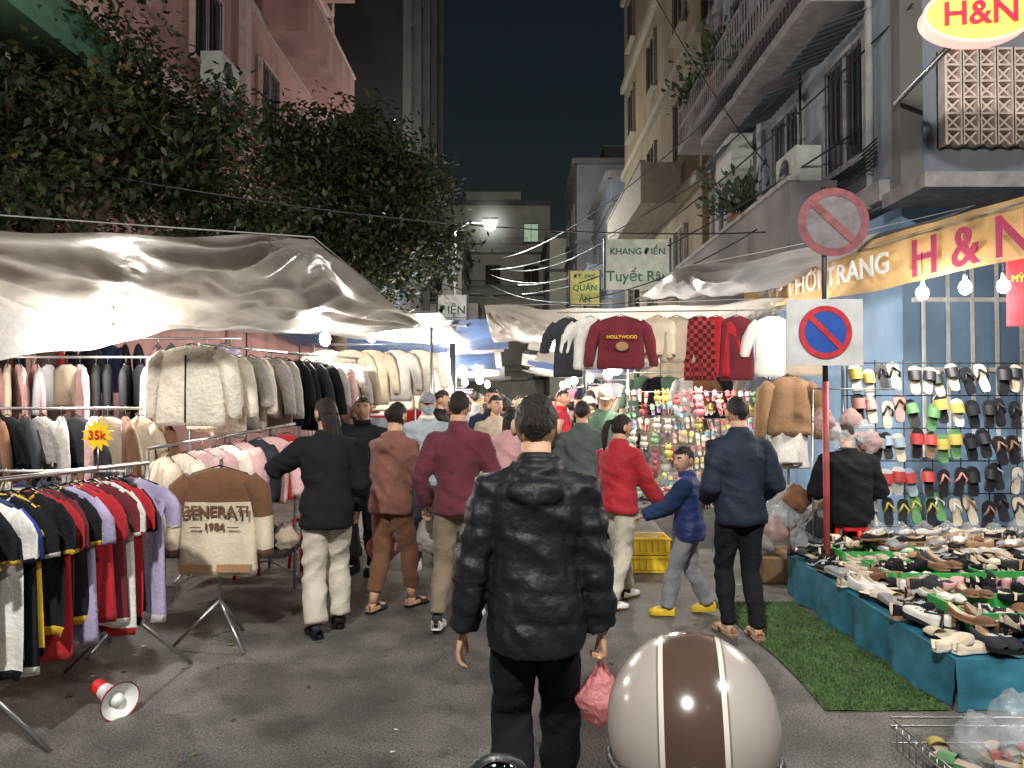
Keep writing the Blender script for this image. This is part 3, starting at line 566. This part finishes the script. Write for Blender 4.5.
for j in range(6): b.tube([(3.05,6.81,1.99-j*.30),(4.72,6.81,1.99-j*.30)],.006,DARKM,5,ref=(0,0,1))
for x in(3.05,4.72): b.tube([(x,6.82,2.1),(x,6.82,0)],.015,STEEL,6)
b.build('slipper_rack')
BT=mat('blue_tarp_cloth',(.03,.16,.23),.6,bump=.6,bs=8,var=.25); GRNP=mat('green_plastic',(.05,.34,.08),.4,bump=.02)
b=MB(); x0,x1,y0,y1=2.35,5.0,3.95,6.35
tz=lambda y:.27+.06*(y-3.95)/2.4
b.grid(lambda u,v:V((x0+(x1-x0)*u,y0+(y1-y0)*v,tz(y0+(y1-y0)*v)+.006*noise.noise(V((u*9,v*9,0))))),20,20,BT)
b.grid(lambda u,v:V((x0-.02*v+(.03*sin(u*27+2*noise.noise(V((u*6,0,0))))+.02*noise.noise(V((u*20,v*3,2))))*v,y0+(y1-y0)*u,tz(y0+(y1-y0)*u)*(1-v)+.006+.01*noise.noise(V((u*15,v,5)))*v)),90,8,BT)
b.grid(lambda u,v:V((x0+(x1-x0)*u,y0-.02*v+(.03*sin(u*29)+.02*noise.noise(V((u*20,v*3,7))))*v,tz(y0)*(1-v)+.006)),90,8,BT)
y=y0+.07; r=0
while y<6.3:
    x=x0+.06+R.uniform(0,.03)
    while x<4.85:
        kd=R.choice(['flat','flat','flat','slide','heel','flip','sneaker']); u=R.choice(SHC+[c_blk,c_crm,c_wht,c_blk,c_blk,c_char]); so=R.choice([c_blk,c_tan,c_char,c_wht,c_blk]); L=R.uniform(.22,.26); an=R.uniform(-20,20)+R.choice([15,-70,-60,20,190])
        h=tz(y)+.012+(.06 if (r%4<2 and x>2.6) else 0)+R.uniform(0,.03)
        for q in(0,1): shoe(b,T((x+q*.085,y+R.uniform(-.02,.02)+.03,h))@RZ(an+R.uniform(-9,9))@T((0,-L/2,0))@RX(R.uniform(-3,12)),L,u,so,kd,R.choice([c_beige,c_crm,c_tan,c_char]))
        x+=R.uniform(.15,.2)
    y+=.185; r+=1
b.build('shoe_table')
for (cx,cy) in((3.0,4.55),(3.75,4.5),(3.0,5.45),(3.75,5.5),(4.4,5.0),(2.95,6.1)):
    g=MB(); h=tz(cy)
    for sx,sy,dx,dy in((0,-.22,.66,.015),(0,.22,.66,.015),(-.33,0,.015,.44),(.33,0,.015,.44)): g.box((cx+sx,cy+sy,h+.07),(dx,dy,.11),GRNP)
    g.box((cx,cy,h+.03),(.64,.42,.012),GRNP); g.build('green_tray')
GM=[mat('mat_green',(.05,.10,.028),.8,var=.3),mat('mat_green2',(.08,.13,.045),.8)]
b=MB(); b.grid(lambda u,v:V((1.66+.66*u+.03*sin(v*5),3.95+2.1*v,.008+.006*noise.noise(V((u*4,v*6,0))))),14,30,GM[0])
for i in range(14000):
    x=R.uniform(1.66,2.32);yv=R.uniform(3.95,6.05); x+=.03*sin((yv-3.95)/2.1*5); a=R.uniform(0,6.3); dx,dy=.004*cos(a),.004*sin(a); b.add([(x-dx,yv-dy,.008),(x+dx,yv+dy,.008),(x+R.gauss(0,.008),yv+R.gauss(0,.008),R.uniform(.018,.032))],[(0,1,2)],R.choice(GM))
b.build('grass_mat')
b=MB()
for p,s in(((2.05,3.28,.16),.22),((2.3,3.4,.2),.24),((2.45,3.2,.22),.26),((2.2,3.2,.18),.2)): bag(b,p,s,CLR)
for i in range(12): shoe(b,T((1.9+.07*i,3.28+R.uniform(-.15,.15),.06+.05*R.random()))@RZ(R.uniform(0,360)),.2,R.choice(RUB),R.choice(RUB),'slide')
for zz in(.02,.10,.14): b.tube([(1.8,3.0,zz),(1.8,3.55,zz),(2.7,3.55,zz),(2.7,3.0,zz),(1.8,3.0,zz)],.005,STEEL,6,ref=(0,0,1))
for i in range(16): b.tube([(1.8+.06*i,3.0,.14),(1.8+.06*i,3.0,.02)],.003,STEEL,5); b.tube([(1.8+.06*i,3.0,.02),(1.8+.06*i,3.55,.02)],.003,STEEL,5)
for i in range(10): b.tube([(1.8,3.0+.055*i,.14),(1.8,3.0+.055*i,.02)],.003,STEEL,5)
b.build('wire_basket')
b=MB()
for i in range(10): bag(b,(3.1+.2*i,6.3,.52+.04*R.random()),.17,CLR,flat=.6)
for i in range(44): shoe(b,T((3.1+.08*(i%22),6.15+.2*(i//22),.44+.07*R.random()))@RZ(90+R.uniform(-60,60)),.24,R.choice([c_wht,c_tan,c_crm,RUB[2],c_grey,c_blk]),c_tan,'flat')
b.box((3.9,6.35,.42),(1.7,.6,.03),WHT)
for x in(3.1,4.7):
    for yy_ in(6.1,6.6): b.box((x,yy_,.2),(.03,.03,.4),STEEL)
b.build('shoe_shelf')
b=MB(); tc=[mat('toy_'+str(i),c,.6,bump=.1) for i,c in enumerate([(.45,.16,.2),(.45,.38,.1),(.15,.3,.4),(.45,.42,.38),(.5,.26,.25),(.3,.07,.07),(.16,.3,.18),(.3,.2,.35),(.5,.45,.36),(.1,.08,.08)])]
def plush(M,s,m):
    b.ball((0,0,0),(s*.3,s*.24,s*.34),m,M,8,6); b.ball((0,-.02*s,.45*s),(s*.25,s*.22,s*.22),m,M,8,6)
    for sd in(-1,1): b.ball((sd*.18*s,0,.66*s),(s*.08,s*.05,s*.12),m,M,6,5); b.ball((sd*.28*s,-.05*s,.05*s),(s*.09,s*.09,s*.18),m,M,6,5); b.ball((sd*.14*s,-.08*s,-.36*s),(s*.1,s*.14,s*.1),m,M,6,5); b.ball((sd*.09*s,-.22*s,.48*s),s*.03,BLK,M,5,4)
for j in range(8):
    x=1.45
    while x<3.2:
        zc=1.62-j*.165+R.uniform(-.03,.03); yj=9.0-R.uniform(0,.16); m=R.choice(tc); m2=R.choice(tc)
        if R.random()<.35: plush(T((x,yj,zc+.02))@RZ(R.uniform(-30,30)),R.uniform(.13,.19),m); x+=.13
        else:
            for q in(-1,1): shoe(b,T((x+q*.03,yj,zc+R.uniform(-.02,.02)))@RZ(R.uniform(-20,20))@RY(q*R.uniform(0,14))@RX(75+R.uniform(-10,10)),R.uniform(.13,.16),m2,m,R.choice(['slide','sneaker','slide']),m)
            x+=R.uniform(.11,.16)
    b.tube([(1.42,9.03,1.75-j*.165),(3.2,9.03,1.75-j*.165)],.005,STEEL,5,ref=(0,0,1))
b.grid(lambda u,v:V((1.4+1.8*u,8.3+.6*v,.45+.12*v)),4,4,c_grey)
for i in range(110): shoe(b,T((1.45+R.random()*1.7,8.32+R.random()*.52,.52+.07*R.random()))@RZ(R.uniform(0,360)),.16,R.choice(tc+[c_wht]),R.choice(tc+[c_wht]),'sneaker')
for x in(1.42,3.2): b.tube([(x,9.05,2.2),(x,9.05,0)],.015,STEEL,6); b.box((x,8.4,.22),(.03,.03,.44),STEEL)
b.build('sandal_and_toy_display')
b=MB(); YB=mat('yellow_plastic',(.7,.47,.03),.4,bump=.02)
for k in range(2):
    z0=.02+k*.17; b.box((0,0,z0),(.42,.3,.02),YB)
    for sy in(-1,1): b.box((0,sy*.15,z0+.08),(.44,.015,.13),YB); b.box((0,sy*.155,z0+.14),(.46,.03,.02),YB)
    for sx in(-1,1): b.box((sx*.215,0,z0+.08),(.015,.29,.13),YB)
    for i in range(7): b.box((-.18+.06*i,-.16,z0+.075),(.012,.012,.1),YB)
bag(b,(0,0,.38),.3,CLR); b.build('yellow_crate',(1.28,7.2,0))
b=MB(); M=T((2.62,7.0,1.92)); garment(b,M,.46,.6,.5,c_tan,None,th=.1,spread=.04,fold=.03); garment(b,T((2.62,7.02,1.5)),.4,.5,0,c_wht,None,th=.08,hang=False,fold=.03); b.tube([(2.62,7.03,1.9),(2.62,7.03,0)],.014,STEEL,8)
b.box((2.62,7.03,.02),(.35,.35,.03),DARKM); b.build('mannequin')
PNK=mat('pink_bag_plastic',(.72,.28,.29),.3,trl=.35,bump=.9,bs=40,alpha=.8); WB=mat('white_bag_plastic',(.62,.58,.56),.3,trl=.35,bump=.8,bs=30,alpha=.7)
PK2=mat('pale_pink_plastic',(.62,.42,.40),.3,trl=.35,bump=.8,bs=20,alpha=.6)
b=MB()
for i in range(6): bag(b,(2.78+.09*i,6.6+.06*(i%2),1.48-.10*(i%3)),.19,[PK2,WB,CLR,PK2,CLR][i%5],flat=.25)
b.tube([(2.7,6.7,1.75),(3.5,6.7,1.75)],.008,STEEL,5,ref=(0,0,1)); b.tube([(2.72,6.7,1.75),(2.72,6.7,0)],.012,STEEL,6)
for i in range(18): bag(b,(2.3+.11*(i%8),6.85+.2*(i//8),.32+.14*(i%4)),.24,R.choice([PK2,WB,c_char,c_beige,c_brown,c_grey,CLR,c_red]),flat=.45)
b.box((2.75,6.95,.12),(1.0,.6,.22),mat('cardboard',(.3,.2,.11),.9)); b.build('hanging_bags')
# ================= SIGNS
RS=mat('sign_red',(.5,.03,.04),.5,bump=.05,var=.25,scale=14); BS=mat('sign_blue',(.02,.08,.38),.5,bump=.03); WS=mat('sign_white',(.6,.6,.6),.6,bump=.03,var=.15); RSF=mat('sign_faded_red',(.22,.07,.08),.7,var=.35,scale=12); PKF=mat('sign_faded_grey',(.17,.15,.16),.7,var=.3,scale=9)
def disc(b,M,r,m,y,r0=0,n=40):
    if r0: 
        vs=[(rr*cos(2*pi*i/n),y,rr*sin(2*pi*i/n)) for rr in(r0,r) for i in range(n)]; b.add(vs,[(i,(i+1)%n,n+(i+1)%n,n+i) for i in range(n)],m,False,M)
    else: b.tube([(0,y+.008,0),(0,y,0)],r,m,n,smooth=False,M=M)
b=MB(); M=T((2.62,6.0,3.10))@RZ(-6); disc(b,M,.28,PKF,0); disc(b,M,.28,RSF,-.004,.215); b.box((0,-.006,0),(.46,.004,.06),RSF,M@RY(45))
b.tube([(2.56,6.04,3.4),(2.56,6.04,1.8)],.022,DARKM,10); b.tube([(2.56,6.04,1.8),(2.56,6.04,0)],.026,mat('pole_red',(.3,.05,.05),.5,var=.4),10)
M=T((2.54,6.0,2.20)); b.box((0,0,0),(.62,.015,.54),WS,M); disc(b,M,.215,BS,-.018); disc(b,M,.215,RS,-.022,.17)
b.box((0,-.024,0),(.36,.004,.045),RS,M@RY(45)); b.build('no_parking_sign')
OR=mat('banner_orange',(.56,.36,.15),.6,var=.25,scale=2); BRD=mat('banner_red_text',(.30,.025,.08),.6)
b=MB(); A=V((3.98,4.7,0)); Bv=V((2.99,9.5,0)); d=Bv-A; L=d.length; ang=math.degrees(math.atan2(-d.y,-d.x)); M=T(Bv)@RZ(ang)
b.grid(lambda u,v:V((L*u,.02*sin(u*17)*v+.01*sin(u*40)+.012*noise.noise(V((u*25,v*4,0))),3.24-.08*u-.48*v+.02*sin(u*pi*3)*v)),90,10,OR,M)
b.text('ĐẸP THỜI TRANG',.28,M@T((1.60,-.06,2.92)),WS,.004,.004); b.text('H & N',.46,M@T((3.62,-.06,2.88)),BRD,.004,.006); b.build('shop_banner')
NY=mat('neon_yellow',(.95,.72,.08),.5,emit=1.6,bump=0,var=.02); NP=mat('neon_pink',(.95,.3,.25),.5,emit=2.2,bump=0,var=.02); NR=mat('neon_text',(.7,.02,.06),.5,emit=.5,bump=0,var=.02)
b=MB(); M=T((4.16,6.5,5.08))@RZ(-8)
vs=[(.47*cos(2*pi*i/48),0,.25*sin(2*pi*i/48)) for i in range(48)]
b.add(vs+[(x,.14,z_) for x,_,z_ in vs],[tuple(range(48)),tuple(range(48,96))[::-1]]+[(i,(i+1)%48,48+(i+1)%48,48+i) for i in range(48)],[NY,BLK]+[NP]*48,False,M)
b.tube([(x,-.02,z_) for x,_,z_ in vs+[vs[0]]],.018,NP,6,ref=(0,1,0),M=M); b.text('H&N',.30,M@T((0,-.02,.0)),NR,.01,.004); b.tube([(0,.14,0),(0,2.0,0)],.03,STEEL,6,M=M); b.build('illuminated_shop_sign')
def board(name,x0,x1,y,z0,z1,m,txt,tm,sz):
    b=MB(); b.box(((x0+x1)/2,y,(z0+z1)/2),(x1-x0,.06,z1-z0),m); n=len(txt)
    for i,(t,s) in enumerate(zip(txt,sz)): b.text(t,s,T(((x0+x1)/2,y-.035,z1-(i+.5)*(z1-z0)/n)),tm,.003,.003)
    b.tube([((x0+x1)/2,y+.06,z1),((x0+x1)/2,y+.06,0)],.05,DARKM,8)
    for q in(x0,x1): b.box((q,y,(z0+z1)/2),(.04,.08,z1-z0+.04),DARKM)
    b.build(name)
GT=mat('green_paint_text',(.02,.12,.08),.6); PW=mat('sign_pale',(.5,.52,.45),.6)
board('shop_sign',1.76,3.0,14,3.75,4.7,PW,['KHANG ĐIỀN','Tuyết Râu'],GT,[.17,.28]); board('shop_sign',1.4,2.15,18,3.95,4.8,mat('sign_yel',(.5,.5,.16),.6),['ĐT: 0905','QUÁN','ĂN'],GT,[.14,.2,.2]); board('shop_sign',-1.32,-.78,13,2.95,3.5,WS,['ĐIỆN'],GT,[.2])
b=MB(); b.box((4.5,6.4,2.6),(.4,.03,.62),RS); b.text('MỸ PHẨM',.08,T((4.5,6.38,2.7)),c_yel); b.tube([(4.5,6.45,3.3),(4.5,6.45,0)],.02,STEEL,6); b.build('red_poster')
b=MB()
curtain_cable((4.6,9,7.2),(-.6,30,7.4),.8,.014,b); curtain_cable((4.6,9,6.7),(-.4,30,7.0),1.2,.012,b); curtain_cable((4.6,9,5.2),(.3,22,4.8),.5,.015,b); curtain_cable((4.7,14,6.6),(-.8,28,6.6),.6,.014,b)
curtain_cable((4.6,8.4,6.2),(.2,24,5.4),.9,.014,b); curtain_cable((-5.5,8,4.3),(4.6,11,4.2),.35,.010,b); curtain_cable((-.8,28,6.4),(2.5,18,5.0),.4,.014,b); curtain_cable((-.8,28,6),(4.7,12,4.4),.9,.014,b); curtain_cable((.8,8,7.5),(4.7,13,5.6),.3,.010,b)
curtain_cable((.9,9.2,2.9),(2.8,8.4,3.6),.12,.008,b); curtain_cable((-.9,9.2,3.1),(2.6,8.6,3.0),.25,.007,b)
b.build('power_cable')
# ================= LAMPS
def light(name,loc,e,col=(1,.96,.9),r=.06):
    l=D.lights.new(name,'POINT'); l.energy=e; l.color=col; l.shadow_soft_size=r; o=D.objects.new(name,l); o.location=loc; sc.collection.objects.link(o); return o
EM=mat('bulb_glow',(1,.97,.92),.5,emit=40,bump=0,var=0); EMX=mat('street_lamp_glow',(1,.98,.93),.5,emit=80,bump=0,var=0)
def bulb(x,y,z,e,r=.045,col=(1,.93,.83)):
    b=MB(); b.ball((0,0,0),(r,r,r*1.2),EM); b.tube([(0,0,r),(0,0,r+.06)],[.02,.016],WHT,8); b.tube([(0,0,r+.05),(0,0,r+.3)],.004,BLK,5); o=b.build('light_bulb',(x,y,z)); l=light('bulb_light',(0,0,-r*1.2-.05),e,col,.05); l.parent=o
for x,y,z,e in((-3.4,6.3,2.2,110),(-5.0,5.4,2.1,55),(-2.0,7.9,2.30,90),(-1.9,10,2.5,140),(-1.4,11.6,2.3,140),(1.3,8.7,2.3,95),(2.4,8.6,2.25,75),(3.75,6.1,2.58,60),(4.1,6.15,2.6,50),(3.45,6.2,2.55,50),(.6,11,2.45,130)): bulb(x,y,z,e,.05 if y<7 else .06)
for i in range(6):
    y=13.5+i*3.4; bulb(-1.3+R.uniform(-.5,.4),y,2.3,280,.12); bulb(2.1+R.uniform(-.3,.4),y+1.3,2.3,280,.12)
def lamp(name,px,py,hx,hy,h,e,r,m=EM):
    b=MB(); b.tube([(px,py,0),(px,py,h*.6),(px,py,h-.3),(px+(hx-px)*.4,py+(hy-py)*.4,h+.05),(hx,hy,h)],[.09,.075,.06,.045,.035],STEEL,10); M=T((hx,hy,h)); b.box((0,0,r*.5),(.6,.3,.1),DARKM,M); b.ball((0,0,-.08),(r,r*.9,r*.9),m,M); o=b.build(name); l=light('street_light',(hx,hy,h-.4-r),e,(1,.98,.92),.2); l.parent=o; return o
so=lamp('street_lamp',-2.2,28.2,-.83,28,8.4,2400,.24,EMX)
mm=D.materials.new('painted_lamp_glow'); mm.use_nodes=True; N=mm.node_tree.nodes; Lk=mm.node_tree.links; N.remove(N['Principled BSDF'])  # glare around the far lamp, painted as a self-emitting gradient volume; nothing scatters
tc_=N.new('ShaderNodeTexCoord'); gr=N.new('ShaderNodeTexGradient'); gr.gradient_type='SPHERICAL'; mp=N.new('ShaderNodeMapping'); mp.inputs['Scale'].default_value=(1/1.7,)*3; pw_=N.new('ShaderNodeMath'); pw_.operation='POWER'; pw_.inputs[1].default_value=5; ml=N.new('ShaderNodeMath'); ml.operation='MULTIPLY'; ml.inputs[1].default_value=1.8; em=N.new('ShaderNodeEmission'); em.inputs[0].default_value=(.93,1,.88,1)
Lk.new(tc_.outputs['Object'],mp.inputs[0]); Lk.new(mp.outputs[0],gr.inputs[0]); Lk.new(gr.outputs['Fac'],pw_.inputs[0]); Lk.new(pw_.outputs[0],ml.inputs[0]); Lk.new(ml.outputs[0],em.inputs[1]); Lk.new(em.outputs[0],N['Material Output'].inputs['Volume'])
b=MB(); b.ball((0,0,0),1.7,mm,None,24,16); mo=b.build('painted_lamp_glow',(-.83,28,8.3)); mo.parent=so
lamp('street_lamp',-4.6,-3,-1.4,-2.2,7.2,3100,.16)
lamp('street_lamp',5.4,-1.5,3.6,.6,6.4,1000,.14)
# ================= SCOOTER + HELMET
SW=(.29,.26,.24); HW=mat('helmet_white',SW,.2,bump=0,var=.04,spec=.5,stripe=[(.050,(.16,.12,.10)),(.047,(.5,.47,.42)),(.040,(.06,.038,.03))]); HB=mat('helmet_trim',(.06,.04,.035),.3,bump=0)
b=MB(); vs=[];fs=[]; rg,sg=30,72
for i in range(rg+1):
    ph=rad(.5)+rad(113)*i/rg
    for j in range(sg):
        th=2*pi*j/sg; vs.append((.131*sin(ph)*cos(th),.155*sin(ph)*sin(th),.135*cos(ph)))
for i in range(rg):
    for j in range(sg): fs.append((i*sg+j,(i+1)*sg+j,(i+1)*sg+(j+1)%sg,i*sg+(j+1)%sg))
fs.append(tuple(range(sg))[::-1]); b.add(vs,fs,HW,True)
b.tube([(.126*cos(2*pi*j/40),.149*sin(2*pi*j/40),-.048) for j in range(41)],.008,BLK,8,ref=(0,0,1)); b.tube([(0,-.154,-.02),(0,-.16,-.03)],.012,STEEL,10)
b.grid(lambda u,v:V((.11*cos(pi*(.15+.7*u)),.13*sin(pi*(.15+.7*u))+.07*v,-.01-.03*v)),12,4,HB)
o=b.build('motorcycle_helmet',(.280,1.16,1.148)); o.rotation_euler=(rad(-6),rad(-2),rad(-12))
SP=mat('scooter_paint',(.02,.02,.025),.25,spec=.7,bump=0); SEAT=mat('scooter_seat',(.02,.018,.016),.6)
b=MB()
b.tube([(0,-.75,.62),(0,-.4,.74),(0,.1,.76),(0,.35,.72)],[(.09,.06),(.14,.07),(.14,.07),(.08,.05)],SEAT,14)
b.tube([(0,-.95,.5),(0,-.5,.52),(0,.1,.45),(0,.4,.3)],[(.05,.08),(.15,.14),(.15,.16),(.12,.08)],SP,14); b.tube([(0,.3,.26),(0,.85,.26)],[(.17,.05),(.17,.05)],SP,12)
b.tube([(0,.8,.25),(0,.88,.6),(0,.98,.88),(0,1.05,1.0)],[(.17,.05),(.2,.06),(.15,.08),(.10,.07)],SP,14); b.tube([(-.34,.93,.98),(-.2,1.0,1.0),(0,1.05,1.0),(.2,1.0,1.0),(.34,.93,.98)],[.018,.02,.04,.02,.018],BLK,10,ref=(0,0,1))
for sx in(-1,1):
    mz=1.09 if sx<0 else .98
    b.tube([(sx*.36,.9,.975),(sx*.24,.97,.995)],.02,BLK,10,ref=(0,0,1)); b.tube([(sx*.2,1.02,1.0),(sx*.25,1.06,1.05 if sx<0 else 1.0),(sx*.3,1.08,mz)],.006,BLK,6,ref=(0,1,0))
    b.ball((sx*.31,1.09,mz),(.048,.014,.036),BLK); b.ball((sx*.31,1.083,mz),(.038,.012,.028),mat('mirror_glass',(.6,.6,.62),.03,1,bump=0))
for yw in(-.62,1.2):
    b.tube([(.0,yw+.2*cos(2*pi*j/28),.25+.2*sin(2*pi*j/28)) for j in range(29)],.05,BLK,10,ref=(1,0,0)); b.tube([(-.05,yw,.25),(.05,yw,.25)],.12,STEEL,16,ref=(0,0,1))
b.tube([(0,.98,.85),(.0,1.2,.25)],.03,STEEL,8); b.tube([(0,1.0,.42),(0,1.2,.5),(0,1.38,.42)],[(.06,.02),(.08,.03),(.05,.02)],SP,10); b.tube([(-.12,.3,.25),(-.22,.25,.02)],.012,STEEL,6)
o=b.build('parked_scooter',(.29,.02,0))
# ================= PEOPLE
puff=cl('puffer_black',(.009,.009,.012),rough=.52,bump=.35,bs=30,spec=.3); trk=cl('track_black',(.007,.007,.010)); navyj=cl('navy_jacket',(.018,.024,.042),rough=.7); blackj=cl('black_jacket',(.008,.008,.010))
rust=cl('rust_knit',(.20,.085,.065)); wine=cl('wine_shirt',(.12,.026,.042)); khaki=cl('khaki',(.20,.155,.11)); ivory=cl('ivory_trouser',(.55,.50,.42)); blued=cl('kid_blue',(.016,.032,.14),rough=.5,spec=.4); teal=cl('kid_teal',(.02,.04,.10)); kgrey=cl('kid_grey',(.25,.255,.27)); redj=cl('red_jacket',(.38,.02,.03),rough=.6); cools=cl('ice_grey',(.38,.42,.46)); dkgrn=cl('grey_green',(.08,.095,.09))
o,w=person('walking_man',.09,2.78,1.66,-3,puff,trk,'puffer',.014,.44,'short',(c_blk,WHT,'sneaker'),La=(-.175,.0,.43),Ra=(.155,.03,.425),lf=(-.05,-.07,.03),rf=(.055,.14,0),pw=.014,vox=.0085,hood=True,curl={-1:.35,1:1.0},lean=.02,turn=-4,hs=1.07)
b=MB(); h=w[1]+V((0,.02,-.09)); bag(b,(h.x,h.y,h.z-.16),.18,PNK,handles=h); b.build('pink_plastic_bag')
o,w=person('woman',-1.32,5.3,1.66,22,c_blk,ivory,'sweater',.016,.45,'long',(c_blk,BLK,'flat'),fem=True,La=(-.17,.24,.70),Ra=(.15,.10,.50),lf=(-.05,-.06,0),rf=(.06,.05,0),pw=.02,pl=.06,lean=.03,tilt=-8,turn=25)
b=MB()
o,w=person('woman',-.95,5.85,1.63,-28,rust,c_brown,'sweater',.012,.47,'bun',(c_char,BLK,'slide'),fem=True,Ra=(.12,.16,.53),La=(-.12,.10,.46),lf=(-.05,-.08,0),rf=(.05,.1,0),pw=.008,pl=.10,hood=True,lean=.02,tilt=-12,curl=.9)
for s,mm_ in((-1,PNK),(1,WB)):
    h=w[s]+V((0,0,-.08)); bag(b,(h.x,h.y-.02,h.z-.22),.27,mm_,handles=h)
b.build('shopping_bags')
person('man',-.40,5.45,1.71,-8,wine,khaki,'shirt',.008,.48,'short',(c_wht,WHT,'flat'),La=(-.165,.05,.5),Ra=(.15,.14,.56),lf=(-.06,-.12,.02),rf=(.05,.10,0),pw=.006,pl=.06)
person('man',-.86,7.5,1.72,190,cools,c_char,'puffer',.018,.46,'cap',(c_wht,WHT,'sneaker'),Ra=(.12,.13,.58),La=(-.12,.13,.56),mask=True,hatm=c_grey,rf=(.06,.06,0),turn=8,collar=c_wht)
person('man',-1.42,7.1,1.68,170,c_blk,c_blk,'puffer',.018,.46,'short',mask=False,turn=20,Ra=(.12,.15,.6))
person('woman',-1.72,7.9,1.62,150,c_char,c_char,'sweater',.018,.46,'long',fem=True,turn=-10)
person('woman',-.02,7.2,1.58,-20,c_pink,c_char,'sweater',.016,.46,'long',fem=True,lf=(-.05,-.08,.01),rf=(.05,.1,0))
person('woman',-.2,8.4,1.70,200,c_beige,c_char,'sweater',.016,.46,'long',fem=True,turn=15)
person('man',.66,7.0,1.64,-12,dkgrn,c_char,'shirt',.016,.46,'short',lf=(-.05,-.1,.02),rf=(.05,.1,0))
o,w9=person('woman',.86,6.0,1.53,-48,redj,ivory,'shirt',.016,.49,'pony',(c_wht,c_tan,'flat'),fem=True,Ra=(.17,.22,.44),La=(-.12,.14,.50),lf=(-.05,.13,0),rf=(.05,-.12,.01),pw=.012,tilt=-10,turn=-20,curl=.8)
o,w=person('boy',1.36,5.72,1.27,72,blued,kgrey,'puffer',.022,.46,'short',(YB,YB,'sneaker'),Ra=(.15,.06,.5),La=(-.12,.26,.60),band=teal,lf=(-.06,.12,0),rf=(.055,-.12,.02),hs=1.22,pw=.018,turn=50,tilt=-4,vox=.0115,curl=.8)
person('man',1.60,5.2,1.67,6,navyj,c_blk,'shirt',.012,.47,'short',(BLK,RUB[8],'flip'),La=(-.10,.12,.56),Ra=(.12,.12,.56),lf=(-.045,.02,0),rf=(.05,-.05,0),tilt=-6,collar=navyj,pw=.003)
o,w=person('seated_seller',2.98,6.55,1.66,-12,blackj,c_blk,'sweater',.026,.46,'short',hip=.40,lf=(-.08,.22,0),rf=(.08,.2,0),La=(-.12,.2,.48),Ra=(.12,.2,.48),lean=.05,tilt=-25)
stool(2.98,6.5,.55)
var=[]
cc=[c_blk,c_char,c_navy,c_brown,c_green,c_mar,c_grey,c_beige,c_red,c_pink]
for i in range(12):
    fem=i%2==1; var.append(person('woman' if fem else 'man',0,0,1.62 if fem else 1.7,0,cc[i%10],R.choice([c_blk,c_char,c_navy,khaki]),R.choice(['puffer','shirt','sweater']),.018,.46,['long','bun','pony'][i%3] if fem else ('cap' if i%5==4 else 'short'),fem=fem,lf=(-.05,-.1+.02*i,0),rf=(.05,.1-.02*i,0),Ra=[None,(.12,.15,.58),(.17,.2,.5)][i%3],La=[None,None,(-.12,.16,.62)][(i//2)%3],turn=R.uniform(-25,25),tilt=R.uniform(-12,4),vox=.022,mask=(i%3==0),hood=(i%3==1),mk=False))
for i in range(120):
    y=8.6+ (i/120)**1.35*28; x=R.uniform(-1.05,1.35)+(.2 if y>14 else 0)
    me=R.choice(var); o=D.objects.new(me.name.split('.')[0],me); sc.collection.objects.link(o); o.location=(x,y,0); o.rotation_euler=(0,0,rad(R.choice([0,180,180,180,90,-90])+R.uniform(-35,35))); s=R.uniform(.9,1.06); o.scale=(s,s,s)
# ================= WORLD / CAMERA
w=D.worlds.new('World'); sc.world=w; w.use_nodes=True; N=w.node_tree.nodes; Lk=w.node_tree.links; bg=N['Background']; sk=N.new('ShaderNodeTexSky'); sk.sky_type='NISHITA'; sk.sun_disc=False; sk.sun_elevation=rad(2); sk.sun_rotation=rad(180)
mx=N.new('ShaderNodeMixRGB'); mx.blend_type='MULTIPLY'; mx.inputs[0].default_value=1; mx.inputs[2].default_value=(.68,.74,.86,1); Lk.new(sk.outputs[0],mx.inputs[1]); Lk.new(mx.outputs[0],bg.inputs[0]); bg.inputs[1].default_value=.014
s=D.lights.new('moon','SUN'); s.energy=.03; s.angle=rad(.5); s.color=(.8,.88,1); o=D.objects.new('moon',s); sc.collection.objects.link(o); o.rotation_euler=(rad(40),0,rad(20))
c=D.cameras.new('Camera'); c.lens=26; c.sensor_width=36; c.clip_end=600; c.clip_start=.05; o=D.objects.new('Camera',c); sc.collection.objects.link(o); o.location=(0,0,1.65); o.rotation_euler=(rad(91.24),0,0); sc.camera=o
sc.view_settings.view_transform='Standard'; sc.view_settings.look='None'; sc.view_settings.exposure=0
